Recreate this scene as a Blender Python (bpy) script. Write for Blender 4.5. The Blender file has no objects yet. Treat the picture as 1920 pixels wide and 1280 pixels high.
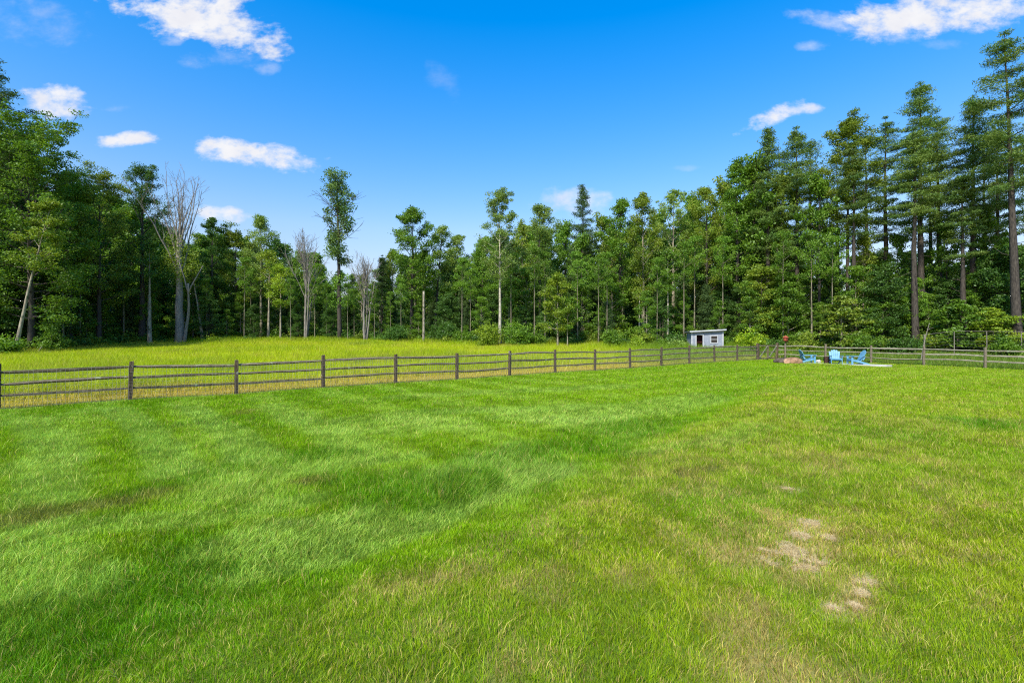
import bpy, math
import numpy as np
from math import radians as R, pi

SC = bpy.context.scene
COL = SC.collection
F = 907.0                      # focal length in photo pixels (1920 wide)
CX, CY = 960.0, 640.0
EYE = 1.70
rs = np.random.RandomState

def lin(r, g, b):
    f = lambda c: (c / 255.0) / 12.92 if c <= 10 else (((c / 255.0) + .055) / 1.055) ** 2.4
    return np.array([f(r), f(g), f(b)])

# ------------------------------------------------------------------ helpers
def tag(o, label=None, cat=None, group=None, kind=None):
    if label: o['label'] = label
    if cat: o['category'] = cat
    if group: o['group'] = group
    if kind: o['kind'] = kind
    return o

def empty(name, loc, rz=0.0, **k):
    o = bpy.data.objects.new(name, None)
    o.location = loc
    o.rotation_euler = (0, 0, rz)
    o.empty_display_size = .2
    COL.objects.link(o)
    return tag(o, **k)

class MB:
    """collects vertices, polygons and vertex colours, then links ONE mesh object"""
    def __init__(s):
        s.v, s.c, s.lv, s.lt, s.n = [], [], [], [], 0
    def add(s, v, faces, col=None):
        v = np.asarray(v, float).reshape(-1, 3)
        s.v.append(v)
        if col is None: col = np.ones((len(v), 3))
        col = np.asarray(col, float)
        if col.ndim == 1: col = np.tile(col, (len(v), 1))
        s.c.append(col)
        if isinstance(faces, np.ndarray):
            s.lv.append((faces + s.n).ravel()); s.lt.append(np.full(len(faces), faces.shape[1]))
        else:
            for f in faces:
                s.lv.append(np.array(f) + s.n); s.lt.append(np.array([len(f)]))
        s.n += len(v)
    def box(s, c, size, rz=0.0, rx=0.0, ry=0.0, col=None, bev=0.0):
        x, y, z = [d / 2 for d in size]
        if bev > 0:
            b = bev
            ring = lambda zz, i: [(-x + b + i, -y + i, zz), (x - b - i, -y + i, zz), (x - i, -y + b + i, zz), (x - i, y - b - i, zz),
                                  (x - b - i, y - i, zz), (-x + b + i, y - i, zz), (-x + i, y - b - i, zz), (-x + i, -y + b + i, zz)]
            v = ring(-z, b * .8) + ring(-z + b, 0) + ring(z - b, 0) + ring(z, b * .8)
            f = [list(range(7, -1, -1)), list(range(24, 32))]
            for k in range(3):
                for j in range(8):
                    a, d = k * 8 + j, k * 8 + (j + 1) % 8
                    f.append([a, d, d + 8, a + 8])
        else:
            v = [(-x, -y, -z), (x, -y, -z), (x, y, -z), (-x, y, -z), (-x, -y, z), (x, -y, z), (x, y, z), (-x, y, z)]
            f = [(3, 2, 1, 0), (4, 5, 6, 7), (0, 1, 5, 4), (1, 2, 6, 5), (2, 3, 7, 6), (3, 0, 4, 7)]
        v = np.array(v)
        v = v @ rot(rx, ry, rz).T + np.array(c)
        s.add(v, f, col)
    def tube(s, pts, rad, sides=6, col=None, cap=True, jit=None):
        pts = np.asarray(pts, float); n = len(pts)
        rad = np.asarray(rad, float) * np.ones(n)
        t = np.gradient(pts, axis=0)
        t /= np.linalg.norm(t, axis=1)[:, None] + 1e-9
        ref = np.where(np.abs(t[:, 2:3]) > .9, np.array([[1., 0, 0]]), np.array([[0, 0, 1.]]))
        if np.abs(t[0, 2]) > .9 or np.abs(t[-1, 2]) > .9: ref = np.tile([[1., .01, 0]], (n, 1))
        u = np.cross(t, ref); u /= np.linalg.norm(u, axis=1)[:, None] + 1e-9
        w = np.cross(t, u)
        a = np.arange(sides) * 2 * pi / sides
        rr = rad[:, None] * (np.ones((n, sides)) if jit is None else jit)
        v = pts[:, None, :] + rr[..., None] * (np.cos(a)[None, :, None] * u[:, None, :] + np.sin(a)[None, :, None] * w[:, None, :])
        i = np.arange(n - 1)[:, None] * sides; j = np.arange(sides)[None, :]; k = (j + 1) % sides
        f = np.stack([i + j, i + sides + j, i + sides + k, i + k], -1).reshape(-1, 4)
        s.add(v.reshape(-1, 3), f, col)
        if cap:
            base = s.n - n * sides
            s.lv.append(base + np.arange(sides)); s.lt.append(np.array([sides]))
            s.lv.append(base + (n - 1) * sides + np.arange(sides)[::-1]); s.lt.append(np.array([sides]))
    def mesh(s, name, mat, smooth=False):
        me = bpy.data.meshes.new(name)
        v = np.concatenate(s.v); lv = np.concatenate(s.lv); lt = np.concatenate(s.lt)
        me.vertices.add(len(v)); me.vertices.foreach_set('co', v.astype(np.float32).ravel())
        me.loops.add(len(lv)); me.loops.foreach_set('vertex_index', lv.astype(np.int32))
        me.polygons.add(len(lt))
        st = np.zeros(len(lt), np.int32); st[1:] = np.cumsum(lt)[:-1]
        me.polygons.foreach_set('loop_start', st)
        me.update(calc_edges=True)
        ca = me.color_attributes.new('col', 'FLOAT_COLOR', 'POINT')
        c = np.concatenate(s.c)
        ca.data.foreach_set('color', np.concatenate([c, np.ones((len(c), 1))], 1).astype(np.float32).ravel())
        me.polygons.foreach_set('use_smooth', np.full(len(lt), smooth))
        me.materials.append(mat)
        return me
    def build(s, name, mat, parent=None, smooth=False):
        o = bpy.data.objects.new(name, s.mesh(name, mat, smooth))
        COL.objects.link(o)
        if parent is not None: o.parent = parent
        return o

def rot(rx, ry, rz):
    cx, sx, cy, sy, cz, sz = math.cos(rx), math.sin(rx), math.cos(ry), math.sin(ry), math.cos(rz), math.sin(rz)
    return np.array([[cz, -sz, 0], [sz, cz, 0], [0, 0, 1]]) @ np.array([[cy, 0, sy], [0, 1, 0], [-sy, 0, cy]]) @ np.array([[1, 0, 0], [0, cx, -sx], [0, sx, cx]])

def vnoise(x, y, seed=0):
    xi, yi = np.floor(x).astype(np.int64), np.floor(y).astype(np.int64)
    fx, fy = x - xi, y - yi
    fx, fy = fx * fx * (3 - 2 * fx), fy * fy * (3 - 2 * fy)
    def h(a, b):
        n = (a * 374761393 + b * 668265263 + seed * 1442695) & 0x7fffffff
        n = ((n ^ (n >> 13)) * 1274126177) & 0x7fffffff
        return ((n ^ (n >> 16)) & 0xffff) / 65535.0
    return (h(xi, yi) * (1 - fx) + h(xi + 1, yi) * fx) * (1 - fy) + (h(xi, yi + 1) * (1 - fx) + h(xi + 1, yi + 1) * fx) * fy

def fbm(x, y, sc, seed=0, oct=4):
    v, a, t = 0, .5, 0
    x, y = np.asarray(x) / sc, np.asarray(y) / sc
    for k in range(oct):
        v = v + a * vnoise(x + 17.3 * k, y - 9.1 * k, seed + k); t += a
        x, y, a = x * 2.03, y * 2.03, a * .5
    return v / t

def sstep(a, b, x):
    t = np.clip((x - a) / (b - a), 0, 1)
    return t * t * (3 - 2 * t)

# ------------------------------------------------------------------ terrain
FP0 = np.array([-12.32, 15.6]); FST = np.array([2.439, 1.733]); FD = FST / np.linalg.norm(FST)
def fpost(i): return FP0 + FST * i
CORNER = fpost(14)
BP0 = np.array([22.45, 39.75]); BST = np.array([1.690, -2.470]); BD = BST / np.linalg.norm(BST)
def bpost(i): return BP0 + BST * i

CP = []                                    # (X, Y, height)
def cpx(x, Z, drop): CP.append(((x - CX) / F * Z, Z, EYE - drop))
for i, d in zip(range(-2, 15), (1.98, 1.93, 1.89, 1.90, 1.85, 1.80, 1.78, 1.70, 1.71, 1.69, 1.64, 1.58, 1.52, 1.49, 1.47, 1.47, 1.47)):
    p = fpost(i); CP.append((p[0], p[1], EYE - d))
for i, d in zip(range(0, 7), (1.48, 1.52, 1.56, 1.61, 1.66, 1.7, 1.75)):
    p = bpost(i); CP.append((p[0], p[1], EYE - d))
for x, Z, d in ((960, 2, 1.70), (960, 5, 1.72), (300, 5, 1.76), (1600, 5, 1.66), (960, 10, 1.74), (300, 9, 1.82), (1600, 10, 1.62), (1850, 18, 1.60), (1400, 18, 1.63),
                (1650, 25, 1.55), (1150, 18, 1.70), (1400, 27, 1.54), (1560, 33, 1.54), (1300, 24, 1.60),
                (0, 26, 1.6), (0, 38, 1.3), (100, 42, 1.12), (240, 50, .8), (330, 54, .35), (420, 56, .1), (600, 56, .2), (800, 56, .35), (900, 50, .65),
                (400, 36, 1.1), (600, 38, 1.05), (800, 40, 1.0), (200, 36, 1.2), (960, 36, 1.2),
                (1000, 50, .62), (1200, 47, .66), (1290, 46, .75), (1405, 45, .8), (1600, 43, .85), (1750, 40, .85), (1920, 37, .85), (2100, 34, .9),
                (100, 60, .3), (330, 72, -.2), (600, 75, -.2), (900, 70, .1), (1200, 68, .3), (1500, 62, .5), (1800, 58, .6)):
    cpx(x, Z, d)
for X, Y in ((0, -8), (-10, -5), (10, -5), (-12, 3), (14, 5), (0, 0)): CP.append((X, Y, 0.0))
CP = np.array(CP)
def _phi(r2): return .5 * r2 * np.log(r2 + 1e-6)
_n = len(CP)
_A = np.zeros((_n + 3, _n + 3))
_A[:_n, :_n] = _phi(((CP[:, None, :2] - CP[None, :, :2]) ** 2).sum(-1)) + np.eye(_n) * 6.0
_A[:_n, _n] = 1; _A[:_n, _n + 1:] = CP[:, :2]; _A[_n:, :_n] = _A[:_n, _n:].T
_W = np.linalg.solve(_A, np.concatenate([CP[:, 2], [0, 0, 0]]))

def ray0(x, y, drop=1.7):
    Z = F * drop / (y - CY); return np.array([(x - CX) / F * Z, Z])
SWALE = np.array([ray0(*p) for p in ((-160, 1235), (150, 1165), (400, 1085), (600, 1035), (760, 985), (900, 925), (1030, 885), (1170, 818), (1290, 775), (1420, 717))])
def polydist(X, Y, P):
    """distance to a polyline and side (+ = right of its direction)"""
    best = np.full(X.shape, 1e9); side = np.zeros(X.shape); along = np.zeros(X.shape)
    acc = 0
    for a, b in zip(P[:-1], P[1:]):
        d = b - a; L2 = d @ d
        t = np.clip(((X - a[0]) * d[0] + (Y - a[1]) * d[1]) / L2, 0, 1)
        qx, qy = X - a[0] - t * d[0], Y - a[1] - t * d[1]
        dd = np.hypot(qx, qy); m = dd < best
        best = np.where(m, dd, best)
        side = np.where(m, np.sign(qx * d[1] - qy * d[0]), side)
        along = np.where(m, acc + t * math.sqrt(L2), along); acc += math.sqrt(L2)
    return best, side, along

def height(X, Y):
    X = np.asarray(X, float); Y = np.asarray(Y, float); sh = X.shape
    X = X.ravel(); Y = Y.ravel(); out = np.empty(len(X))
    for k in range(0, len(X), 200000):
        x, y = X[k:k + 200000], Y[k:k + 200000]
        r = np.hypot(x, y)
        s = np.minimum(1.0, 78.0 / np.maximum(r, 1e-6)); xe, ye = x * s, np.maximum(y * s, -8.0)
        xe = np.clip(xe, -46, 58)
        z = _W[_n] + _W[_n + 1] * xe + _W[_n + 2] * ye
        for j in range(_n):
            z = z + _W[j] * _phi((xe - CP[j, 0]) ** 2 + (ye - CP[j, 1]) ** 2)
        z = np.clip(z, -.45, 2.4)
        z = z + np.clip((r - 72) * .11, 0, 18) * (y > 0)
        z = z + (fbm(x, y, 3.5, 5, 2) - .5) * .10 * sstep(60, 20, r) + (fbm(x, y, 1.1, 8, 2) - .5) * .035 * sstep(30, 12, r)
        d, sd, _ = polydist(x, y, SWALE)
        z = z - .15 * np.exp(-(d / .75) ** 2) + .06 * np.exp(-((d - 1.5) / .9) ** 2) * (sd > 0)
        out[k:k + 200000] = z
    return out.reshape(sh)

def gz(X, Y): return float(height(np.array([X]), np.array([Y]))[0])
def at(x, y):
    """where the sight line through photo pixel (x, y) meets the ground"""
    Z = np.geomspace(1.5, 75, 900); X = (x - CX) / F * Z
    h = height(X, Z); ray = EYE - (y - CY) / F * Z
    k = int(np.argmax(ray < h))
    return np.array([X[k], Z[k]])
def px(x, Z): return np.array([(x - CX) / F * Z, Z])
def fence_side(X, Y): return (X - FP0[0]) * -FD[1] + (Y - FP0[1]) * FD[0]
def back_side(X, Y): return (X - BP0[0]) * -BD[1] + (Y - BP0[1]) * BD[0]
EDGE = np.array([(-600, 30), (-200, 33), (0, 38), (100, 42), (240, 50), (330, 53), (600, 55), (800, 55), (900, 50), (1000, 50), (1200, 47), (1290, 47.5), (1450, 45), (1600, 42), (1750, 39.5), (1920, 36.5), (2200, 31), (2600, 27)], float)
def edge_depth(X, Y): return np.interp(CX + F * X / np.maximum(Y, .5), EDGE[:, 0], EDGE[:, 1])

# ------------------------------------------------------------------ materials
def new_mat(name):
    m = bpy.data.materials.new(name); m.use_nodes = True
    nt = m.node_tree; nt.nodes.clear()
    out = nt.nodes.new('ShaderNodeOutputMaterial')
    return m, nt, out
def nd(nt, typ, **kw):
    n = nt.nodes.new(typ)
    for k, v in kw.items():
        if k.startswith('i_'):
            key = k[2:]; n.inputs[int(key) if key.isdigit() else key.replace('_', ' ')].default_value = v
        else: setattr(n, k, v)
    return n
def leaf_mat(name, trans=.35, gloss=.05, rough=.45, objvar=.25, tint=(1, 1, 1), tmul=(1.15, 1.1, .45)):
    """leaf and blade material: the per-leaf colour attribute, a little per-plant variation, some light let through"""
    m, nt, out = new_mat(name); L = nt.links.new
    a = nd(nt, 'ShaderNodeVertexColor', layer_name='col')
    inf = nd(nt, 'ShaderNodeObjectInfo')
    mr = nd(nt, 'ShaderNodeMapRange', i_3=1 - objvar, i_4=1 + objvar); L(inf.outputs['Random'], mr.inputs[0])
    vm = nd(nt, 'ShaderNodeVectorMath', operation='SCALE'); L(a.outputs['Color'], vm.inputs[0]); L(mr.outputs[0], vm.inputs['Scale'])
    v2 = nd(nt, 'ShaderNodeVectorMath', operation='MULTIPLY'); L(vm.outputs[0], v2.inputs[0]); v2.inputs[1].default_value = tint
    d = nd(nt, 'ShaderNodeBsdfDiffuse'); L(v2.outputs[0], d.inputs['Color'])
    tm = nd(nt, 'ShaderNodeVectorMath', operation='MULTIPLY'); L(v2.outputs[0], tm.inputs[0]); tm.inputs[1].default_value = tmul
    t = nd(nt, 'ShaderNodeBsdfTranslucent'); L(tm.outputs[0], t.inputs['Color'])
    mx = nd(nt, 'ShaderNodeMixShader', i_0=trans); L(d.outputs[0], mx.inputs[1]); L(t.outputs[0], mx.inputs[2])
    g = nd(nt, 'ShaderNodeBsdfGlossy', i_Roughness=rough); g.inputs['Color'].default_value = (.9, .95, .85, 1)
    mg = nd(nt, 'ShaderNodeMixShader', i_0=gloss); L(mx.outputs[0], mg.inputs[1]); L(g.outputs[0], mg.inputs[2])
    L(mg.outputs[0], out.inputs[0])
    return m
def rough_mat(name, c1, c2, scale=8, rough=.85, stretch=(1, 1, 1), bump=.3, c3=None, spot=.62, attr=False, bscale=None):
    """two-tone noise surface with optional third colour in spots (lichen, stains) and bump"""
    m, nt, out = new_mat(name); L = nt.links.new
    tc = nd(nt, 'ShaderNodeTexCoord'); mp = nd(nt, 'ShaderNodeMapping'); mp.inputs['Scale'].default_value = stretch
    inf = nd(nt, 'ShaderNodeObjectInfo'); off = nd(nt, 'ShaderNodeMath', operation='MULTIPLY', i_1=37.0); L(inf.outputs['Random'], off.inputs[0])
    add = nd(nt, 'ShaderNodeVectorMath', operation='ADD'); L(tc.outputs['Object'], add.inputs[0]); L(off.outputs[0], add.inputs[1])
    L(add.outputs[0], mp.inputs[0])
    n1 = nd(nt, 'ShaderNodeTexNoise', i_Scale=scale, i_Detail=6.0, i_Roughness=.65); L(mp.outputs[0], n1.inputs['Vector'])
    r = nd(nt, 'ShaderNodeValToRGB'); r.color_ramp.elements[0].position = .34; r.color_ramp.elements[1].position = .68
    r.color_ramp.elements[0].color = (*c1, 1); r.color_ramp.elements[1].color = (*c2, 1)
    L(n1.outputs['Fac'], r.inputs[0])
    colr = r.outputs[0]
    if c3 is not None:
        n2 = nd(nt, 'ShaderNodeTexNoise', i_Scale=scale * .8, i_Detail=4.0); L(add.outputs[0], n2.inputs['Vector'])
        r2 = nd(nt, 'ShaderNodeValToRGB'); r2.color_ramp.elements[0].position = spot; r2.color_ramp.elements[1].position = spot + .06
        L(n2.outputs['Fac'], r2.inputs[0])
        mx = nd(nt, 'ShaderNodeMix', data_type='RGBA'); L(r2.outputs[0], mx.inputs[0]); L(colr, mx.inputs[6]); mx.inputs[7].default_value = (*c3, 1)
        colr = mx.outputs[2]
    if attr:
        a = nd(nt, 'ShaderNodeVertexColor', layer_name='col')
        mm = nd(nt, 'ShaderNodeMix', data_type='RGBA', blend_type='MULTIPLY', i_0=1.0); L(colr, mm.inputs[6]); L(a.outputs[0], mm.inputs[7]); colr = mm.outputs[2]
    p = nd(nt, 'ShaderNodeBsdfPrincipled', i_Roughness=rough); L(colr, p.inputs['Base Color'])
    p.inputs['Specular IOR Level'].default_value = .25
    if bump:
        b = nd(nt, 'ShaderNodeBump', i_Strength=bump, i_Distance=.02); L(n1.outputs['Fac'], b.inputs['Height']); L(b.outputs[0], p.inputs['Normal'])
    L(p.outputs[0], out.inputs[0])
    return m

M = {}
M['grass'] = leaf_mat('lawn_blades', trans=.34, gloss=.012, rough=.45, objvar=0.0, tmul=(1.15, 1.1, .5))
M['meadow'] = leaf_mat('meadow_blades', trans=.35, gloss=.02, rough=.5, objvar=0.0)
M['leaf'] = leaf_mat('broad_leaves', trans=.42, gloss=.022, rough=.5, objvar=.18)
M['needle'] = leaf_mat('needles', trans=.32, gloss=.015, rough=.55, objvar=.18)
M['bark'] = rough_mat('grey_brown_bark', lin(40, 35, 30), lin(90, 82, 71), 3.0, stretch=(6, 6, 1), bump=.8)
M['pale_bark'] = rough_mat('pale_bark', lin(98, 90, 74), lin(172, 162, 138), 2.5, stretch=(3, 3, 1.2), bump=.4, c3=lin(84, 88, 66), spot=.60)
M['white_bark'] = rough_mat('white_birch_bark', lin(130, 122, 102), lin(196, 187, 165), 2.0, stretch=(2, 2, 3), bump=.3, c3=lin(60, 52, 45), spot=.60)
M['dead_wood'] = rough_mat('bleached_dead_wood', lin(98, 92, 82), lin(154, 146, 133), 3.0, stretch=(5, 5, 1), bump=.5)
M['post'] = rough_mat('dark_brown_post', lin(58, 46, 34), lin(116, 98, 74), 7, stretch=(4, 4, 1), bump=.7, c3=lin(150, 145, 130), spot=.66)
M['rail'] = rough_mat('weathered_rail', lin(74, 64, 44), lin(140, 128, 98), 6, stretch=(1, 5, 5), bump=.9, c3=lin(150, 156, 120), spot=.62)
M['old_post'] = rough_mat('silvered_post', lin(84, 74, 58), lin(140, 128, 106), 7, stretch=(4, 4, 1), bump=.7)
M['old_rail'] = rough_mat('silvered_rail', lin(96, 90, 70), lin(160, 152, 128), 6, stretch=(1, 5, 5), bump=.9, c3=lin(150, 158, 124), spot=.6)
M['thin_bark'] = rough_mat('thin_grey_olive_bark', lin(78, 72, 56), lin(142, 134, 108), 2.5, stretch=(3, 3, 1.2), bump=.4, c3=lin(66, 70, 48), spot=.58)
M['wire'] = rough_mat('galvanised_wire', lin(90, 90, 85), lin(140, 140, 132), 3, rough=.5, bump=0)
M['grey_post'] = rough_mat('bleached_grey_post', lin(96, 90, 76), lin(148, 140, 122), 6, stretch=(4, 4, 1), bump=.6)
M['siding'] = rough_mat('grey_blue_siding', lin(126, 131, 140), lin(152, 157, 165), 4, stretch=(1, 1, 1), bump=.1, rough=.7)
M['trim'] = rough_mat('white_trim', lin(160, 162, 162), lin(186, 187, 184), 5, bump=.05, rough=.6)
M['roof'] = rough_mat('pale_roofing', lin(104, 112, 106), lin(132, 138, 130), 4, bump=.1, rough=.6)
M['dark_in'] = rough_mat('dark_red_boards', lin(38, 16, 16), lin(70, 28, 26), 6, bump=.3)
M['blue'] = rough_mat('sky_blue_plastic', lin(82, 136, 162), lin(112, 162, 184), 3, bump=.03, rough=.45)
M['stone'] = rough_mat('tan_boulder', lin(120, 88, 62), lin(200, 160, 120), 2.2, bump=.9, c3=lin(92, 78, 66), spot=.6)
M['dark_stone'] = rough_mat('dark_boulder', lin(58, 50, 42), lin(112, 98, 82), 3.2, bump=.9)
M['patio'] = rough_mat('pale_concrete', lin(170, 166, 150), lin(205, 200, 182), 2.5, bump=.2)
M['box'] = rough_mat('dark_brown_wood', lin(48, 30, 24), lin(84, 56, 44), 7, stretch=(1, 1, 4), bump=.3)
M['rust'] = rough_mat('rust_red_paint', lin(130, 58, 42), lin(176, 92, 66), 9, bump=.2)
def glass_mat():
    m, nt, out = new_mat('dark_window_glass')
    p = nd(nt, 'ShaderNodeBsdfPrincipled', i_Roughness=.06); p.inputs['Base Color'].default_value = (.012, .014, .016, 1)
    nt.links.new(p.outputs[0], out.inputs[0]); return m
M['glass'] = glass_mat()
def ground_mat():
    m, nt, out = new_mat('ground_soil_and_thatch'); L = nt.links.new
    a = nd(nt, 'ShaderNodeVertexColor', layer_name='col')
    tc = nd(nt, 'ShaderNodeTexCoord')
    n1 = nd(nt, 'ShaderNodeTexNoise', i_Scale=30.0, i_Detail=6.0, i_Roughness=.75); L(tc.outputs['Object'], n1.inputs['Vector'])
    mr = nd(nt, 'ShaderNodeMapRange', i_1=.25, i_2=.75, i_3=.55, i_4=1.4); L(n1.outputs['Fac'], mr.inputs[0])
    vm = nd(nt, 'ShaderNodeVectorMath', operation='SCALE'); L(a.outputs['Color'], vm.inputs[0]); L(mr.outputs[0], vm.inputs['Scale'])
    p = nd(nt, 'ShaderNodeBsdfPrincipled', i_Roughness=.95); p.inputs['Specular IOR Level'].default_value = .1
    L(vm.outputs[0], p.inputs['Base Color'])
    b = nd(nt, 'ShaderNodeBump', i_Strength=.7, i_Distance=.02); L(n1.outputs['Fac'], b.inputs['Height']); L(b.outputs[0], p.inputs['Normal'])
    L(p.outputs[0], out.inputs[0]); return m
M['ground'] = ground_mat()

# ------------------------------------------------------------------ lawn colour fields
C_GREEN, C_LUSH, C_PALE = lin(132, 171, 11), lin(92, 150, 7), lin(174, 206, 92)
C_YEL, C_STRAW, C_BROWN = lin(170, 172, 30), lin(218, 196, 112), lin(136, 116, 62)
BARE = [(1440, 1052, .17), (1490, 1048, .22), (1474, 1022, .19), (1512, 1072, .13), (1430, 1034, .09), (1540, 1062, .09), (1504, 1004, .11), (1522, 984, .14), (1556, 1008, .08), (1618, 1096, .10), (1613, 1118, .08), (1603, 1138, .05), (1560, 1142, .06), (1475, 916, .10)]
BARE = [(*at(a, b), r) for a, b, r in BARE]
BROWNP = [(*at(a, b), r) for a, b, r in ((150, 955, .35), (215, 945, .3), (300, 925, .3), (40, 975, .4), (460, 776, .35), (470, 770, .3), (1290, 888, .25), (1330, 880, .2), (30, 760, 1.0), (580, 905, .3))]
PALEP = [(*at(a, b), r) for a, b, r in ((560, 1010, .55), (500, 1035, .4), (650, 985, .4), (900, 905, .7), (1020, 890, .5), (560, 870, .8), (930, 860, .8), (450, 920, .9), (30, 1100, .5), (60, 790, 1.0), (1130, 790, 1.2), (760, 800, 1.5), (1000, 780, 1.5), (90, 870, .7), (20, 1020, .6))]
LUSHP = [(*at(a, b), r) for a, b, r in ((150, 1190, .6), (330, 1060, .6), (60, 1170, .45), (300, 1140, .5), (400, 1090, .3), (780, 915, .8), (700, 925, .7), (860, 905, .6), (1180, 800, 1.0), (1080, 840, .9), (930, 875, .8), (640, 895, .5), (1880, 800, 1.0), (1000, 860, .8), (560, 855, .6))]
def blobs(X, Y, L, seed):
    m = np.zeros(X.shape)
    wx = (fbm(X, Y, .5, seed, 3) - .5); wy = (fbm(X, Y, .5, seed + 9, 3) - .5)
    for x, y, r in L:
        m = np.maximum(m, sstep(1.25, .35, np.hypot(X + wx * r * 1.6 - x, Y + wy * r * 1.6 - y) / r))
    return m
LANES = [(np.array([at(*q) for q in pts]), wd, op) for pts, wd, op in (
    (((40, 785), (100, 845), (95, 915), (45, 1040), (-20, 1110)), .42, .9), (((225, 768), (288, 828), (340, 892)), .40, .9), (((360, 765), (430, 808), (490, 868)), .40, .85), (((500, 762), (590, 798), (670, 850)), .5, .6),
    (((-20, 1012), (200, 986), (400, 975), (560, 940)), .28, .7), (((380, 905), (560, 885), (780, 856)), .32, .6), (((470, 1066), (620, 1040), (770, 985), (900, 918), (1050, 888)), .30, 1.0), (((440, 1040), (560, 1000), (680, 985)), .45, .9),
    (((640, 792), (800, 776), (980, 768), (1200, 765)), .7, .6), (((100, 1110), (20, 1150)), .5, .6), (((1050, 790), (1200, 770), (1330, 745)), .8, .6), (((760, 745), (950, 735), (1150, 726)), 1.0, .5), (((1200, 850), (1330, 830), (1420, 800)), .4, .4),
    (((540, 868), (650, 850)), .3, -.8), (((760, 932), (830, 918), (910, 900)), .42, -1.0), (((1080, 812), (1180, 802), (1270, 792)), .55, -.9), (((290, 800), (480, 785)), .5, -.5), (((100, 962), (200, 940), (300, 915), (440, 878)), .28, -.9),
    (((320, 1078), (420, 1070)), .16, -1.0), (((30, 1180), (110, 1165)), .22, -1.0), (((900, 850), (1080, 838)), .5, -.6), (((620, 905), (780, 892)), .35, -.7), (((560, 760), (760, 750)), .7, -.5), (((1500, 778), (1700, 790), (1920, 800)), .9, -.4))]
def lawn_fields(X, Y):
    d, sd, al = polydist(X, Y, SWALE)
    s = d * sd
    n1 = fbm(X, Y, 2.2, 21, 4); n2 = fbm(X, Y, .7, 33, 4); n3 = fbm(X, Y, 6, 41, 3); n4 = fbm(X, Y, .28, 57, 3)
    yel = sstep(.1, 1.1, s + (n1 - .5) * 2.0) * (.45 + .5 * n3)
    yel = np.clip(yel + (n2 - .5) * .9 * sstep(-.5, .8, s) + (n1 - .55) * .6, 0, 1)
    yel = yel * (.35 + .65 * sstep(28, 8, np.hypot(X, Y)))
    near = sstep(9, 3, Y)
    straw = np.clip((n2 - .47) * 2.4 + (n4 - .5) * 1.4, 0, 1) * sstep(.2, 1.4, s) * (.35 + .75 * near)
    straw = np.clip(straw + .55 * blobs(X, Y, [(x, y, r * 2.4) for x, y, r in BARE], 13) * (.4 + n2), 0, 1)
    lush = np.maximum(blobs(X, Y, LUSHP, 3), .45 * np.exp(-(d / .55) ** 2) * sstep(.35, .6, n1))
    pale = blobs(X, Y, PALEP, 5)
    bare = sstep(.36, 1.05, blobs(X, Y, BARE, 7) * (.95 + (n4 - .5) * 1.4 + (fbm(X, Y, .07, 63, 3) - .5) * 1.8)); brown = blobs(X, Y, BROWNP, 11)
    lane = np.zeros(X.shape); dlane = np.zeros(X.shape)
    for P, wd, op in LANES:
        q, _, _ = polydist(X + (n1 - .5) * .5, Y + (n2 - .5) * .35, P); m = sstep(1.15, .5, q / wd) * abs(op) * (.65 + .6 * n2)
        if op > 0: lane = np.maximum(lane, m)
        else: dlane = np.maximum(dlane, m)
    # mowing stripes, square to the left fence, and a fainter set along it
    u = X * FD[0] + Y * FD[1]; v = -X * FD[1] + Y * FD[0]
    wob = (n1 - .5) * .7
    stripe = np.sin((u + wob) * 2 * pi / 2.1); stripe2 = np.sin((v + wob * 1.5) * 2 * pi / 2.4)
    left = sstep(4.0, -3.0, X - .15 * Y) * sstep(4, 8, Y)
    st = np.clip(stripe * 1.6, -1, 1) * left + .45 * np.clip(stripe2 * 1.5, -1, 1) * sstep(6, 12, Y)
    lane, dlane = np.clip(lane, 0, 1), np.clip(dlane, 0, 1)
    return dict(lane=lane, dlane=dlane, yel=yel * (1 - .5 * lane), straw=straw, lush=lush, pale=pale, bare=bare, brown=brown, st=st, s=s, n1=n1, n2=n2, n3=n3, n4=n4)
def mix(a, b, t): return a + (b - a) * np.asarray(t)[..., None]
def lawn_colour(f):
    c = np.tile(C_GREEN, (len(f['yel']), 1))
    c = mix(c, C_YEL, f['yel'] * .75)
    c = mix(c, C_LUSH, np.clip(f['lush'] * .85 + np.clip((f['n3'] - .52) * 2.0, 0, .4) + np.clip((f['n1'] - .52) * 1.8, 0, .4), 0, 1))
    c = mix(c, C_PALE, f['pale'] * .5)
    c = mix(c, C_PALE * 1.05, np.clip(f['st'], 0, 1) * .20)
    c = mix(c, C_LUSH, np.clip(-f['st'], 0, 1) * .18)
    c = mix(c, C_PALE, f['lane'] * .8)
    c = mix(c, C_LUSH * .85, f['dlane'] * .8)
    c = mix(c, C_BROWN, f['brown'] * .5)
    return c

# ------------------------------------------------------------------ ground sheet
def axis(segs):
    out = [segs[0][0]]
    for a, b, n in segs: out += list(np.linspace(a, b, n + 1)[1:])
    return np.array(out)
gx = axis([(-420, -70, 10), (-70, -24, 50), (-24, -9, 50), (-9, 11, 125), (11, 30, 63), (30, 75, 45), (75, 420, 10)])
gy = axis([(-60, -8, 8), (-8, 1.5, 14), (1.5, 12, 80), (12, 30, 72), (30, 80, 90), (80, 600, 12)])
GX, GY = np.meshgrid(gx, gy)
GZ = height(GX, GY)
X, Y = GX.ravel(), GY.ravel()
fl = lawn_fields(X, Y)
soil = mix(np.tile(lin(98, 122, 30), (len(X), 1)), lin(76, 104, 22), np.clip(fl['n2'] * 1.4 - .2, 0, 1))
soil = mix(soil, lin(176, 156, 96), np.clip(fl['straw'] * .8, 0, 1))
soil = mix(soil, lin(206, 184, 138), fl['bare'] * .9)
soil = mix(soil, lin(78, 66, 42), fl['brown'] * .6)
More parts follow.
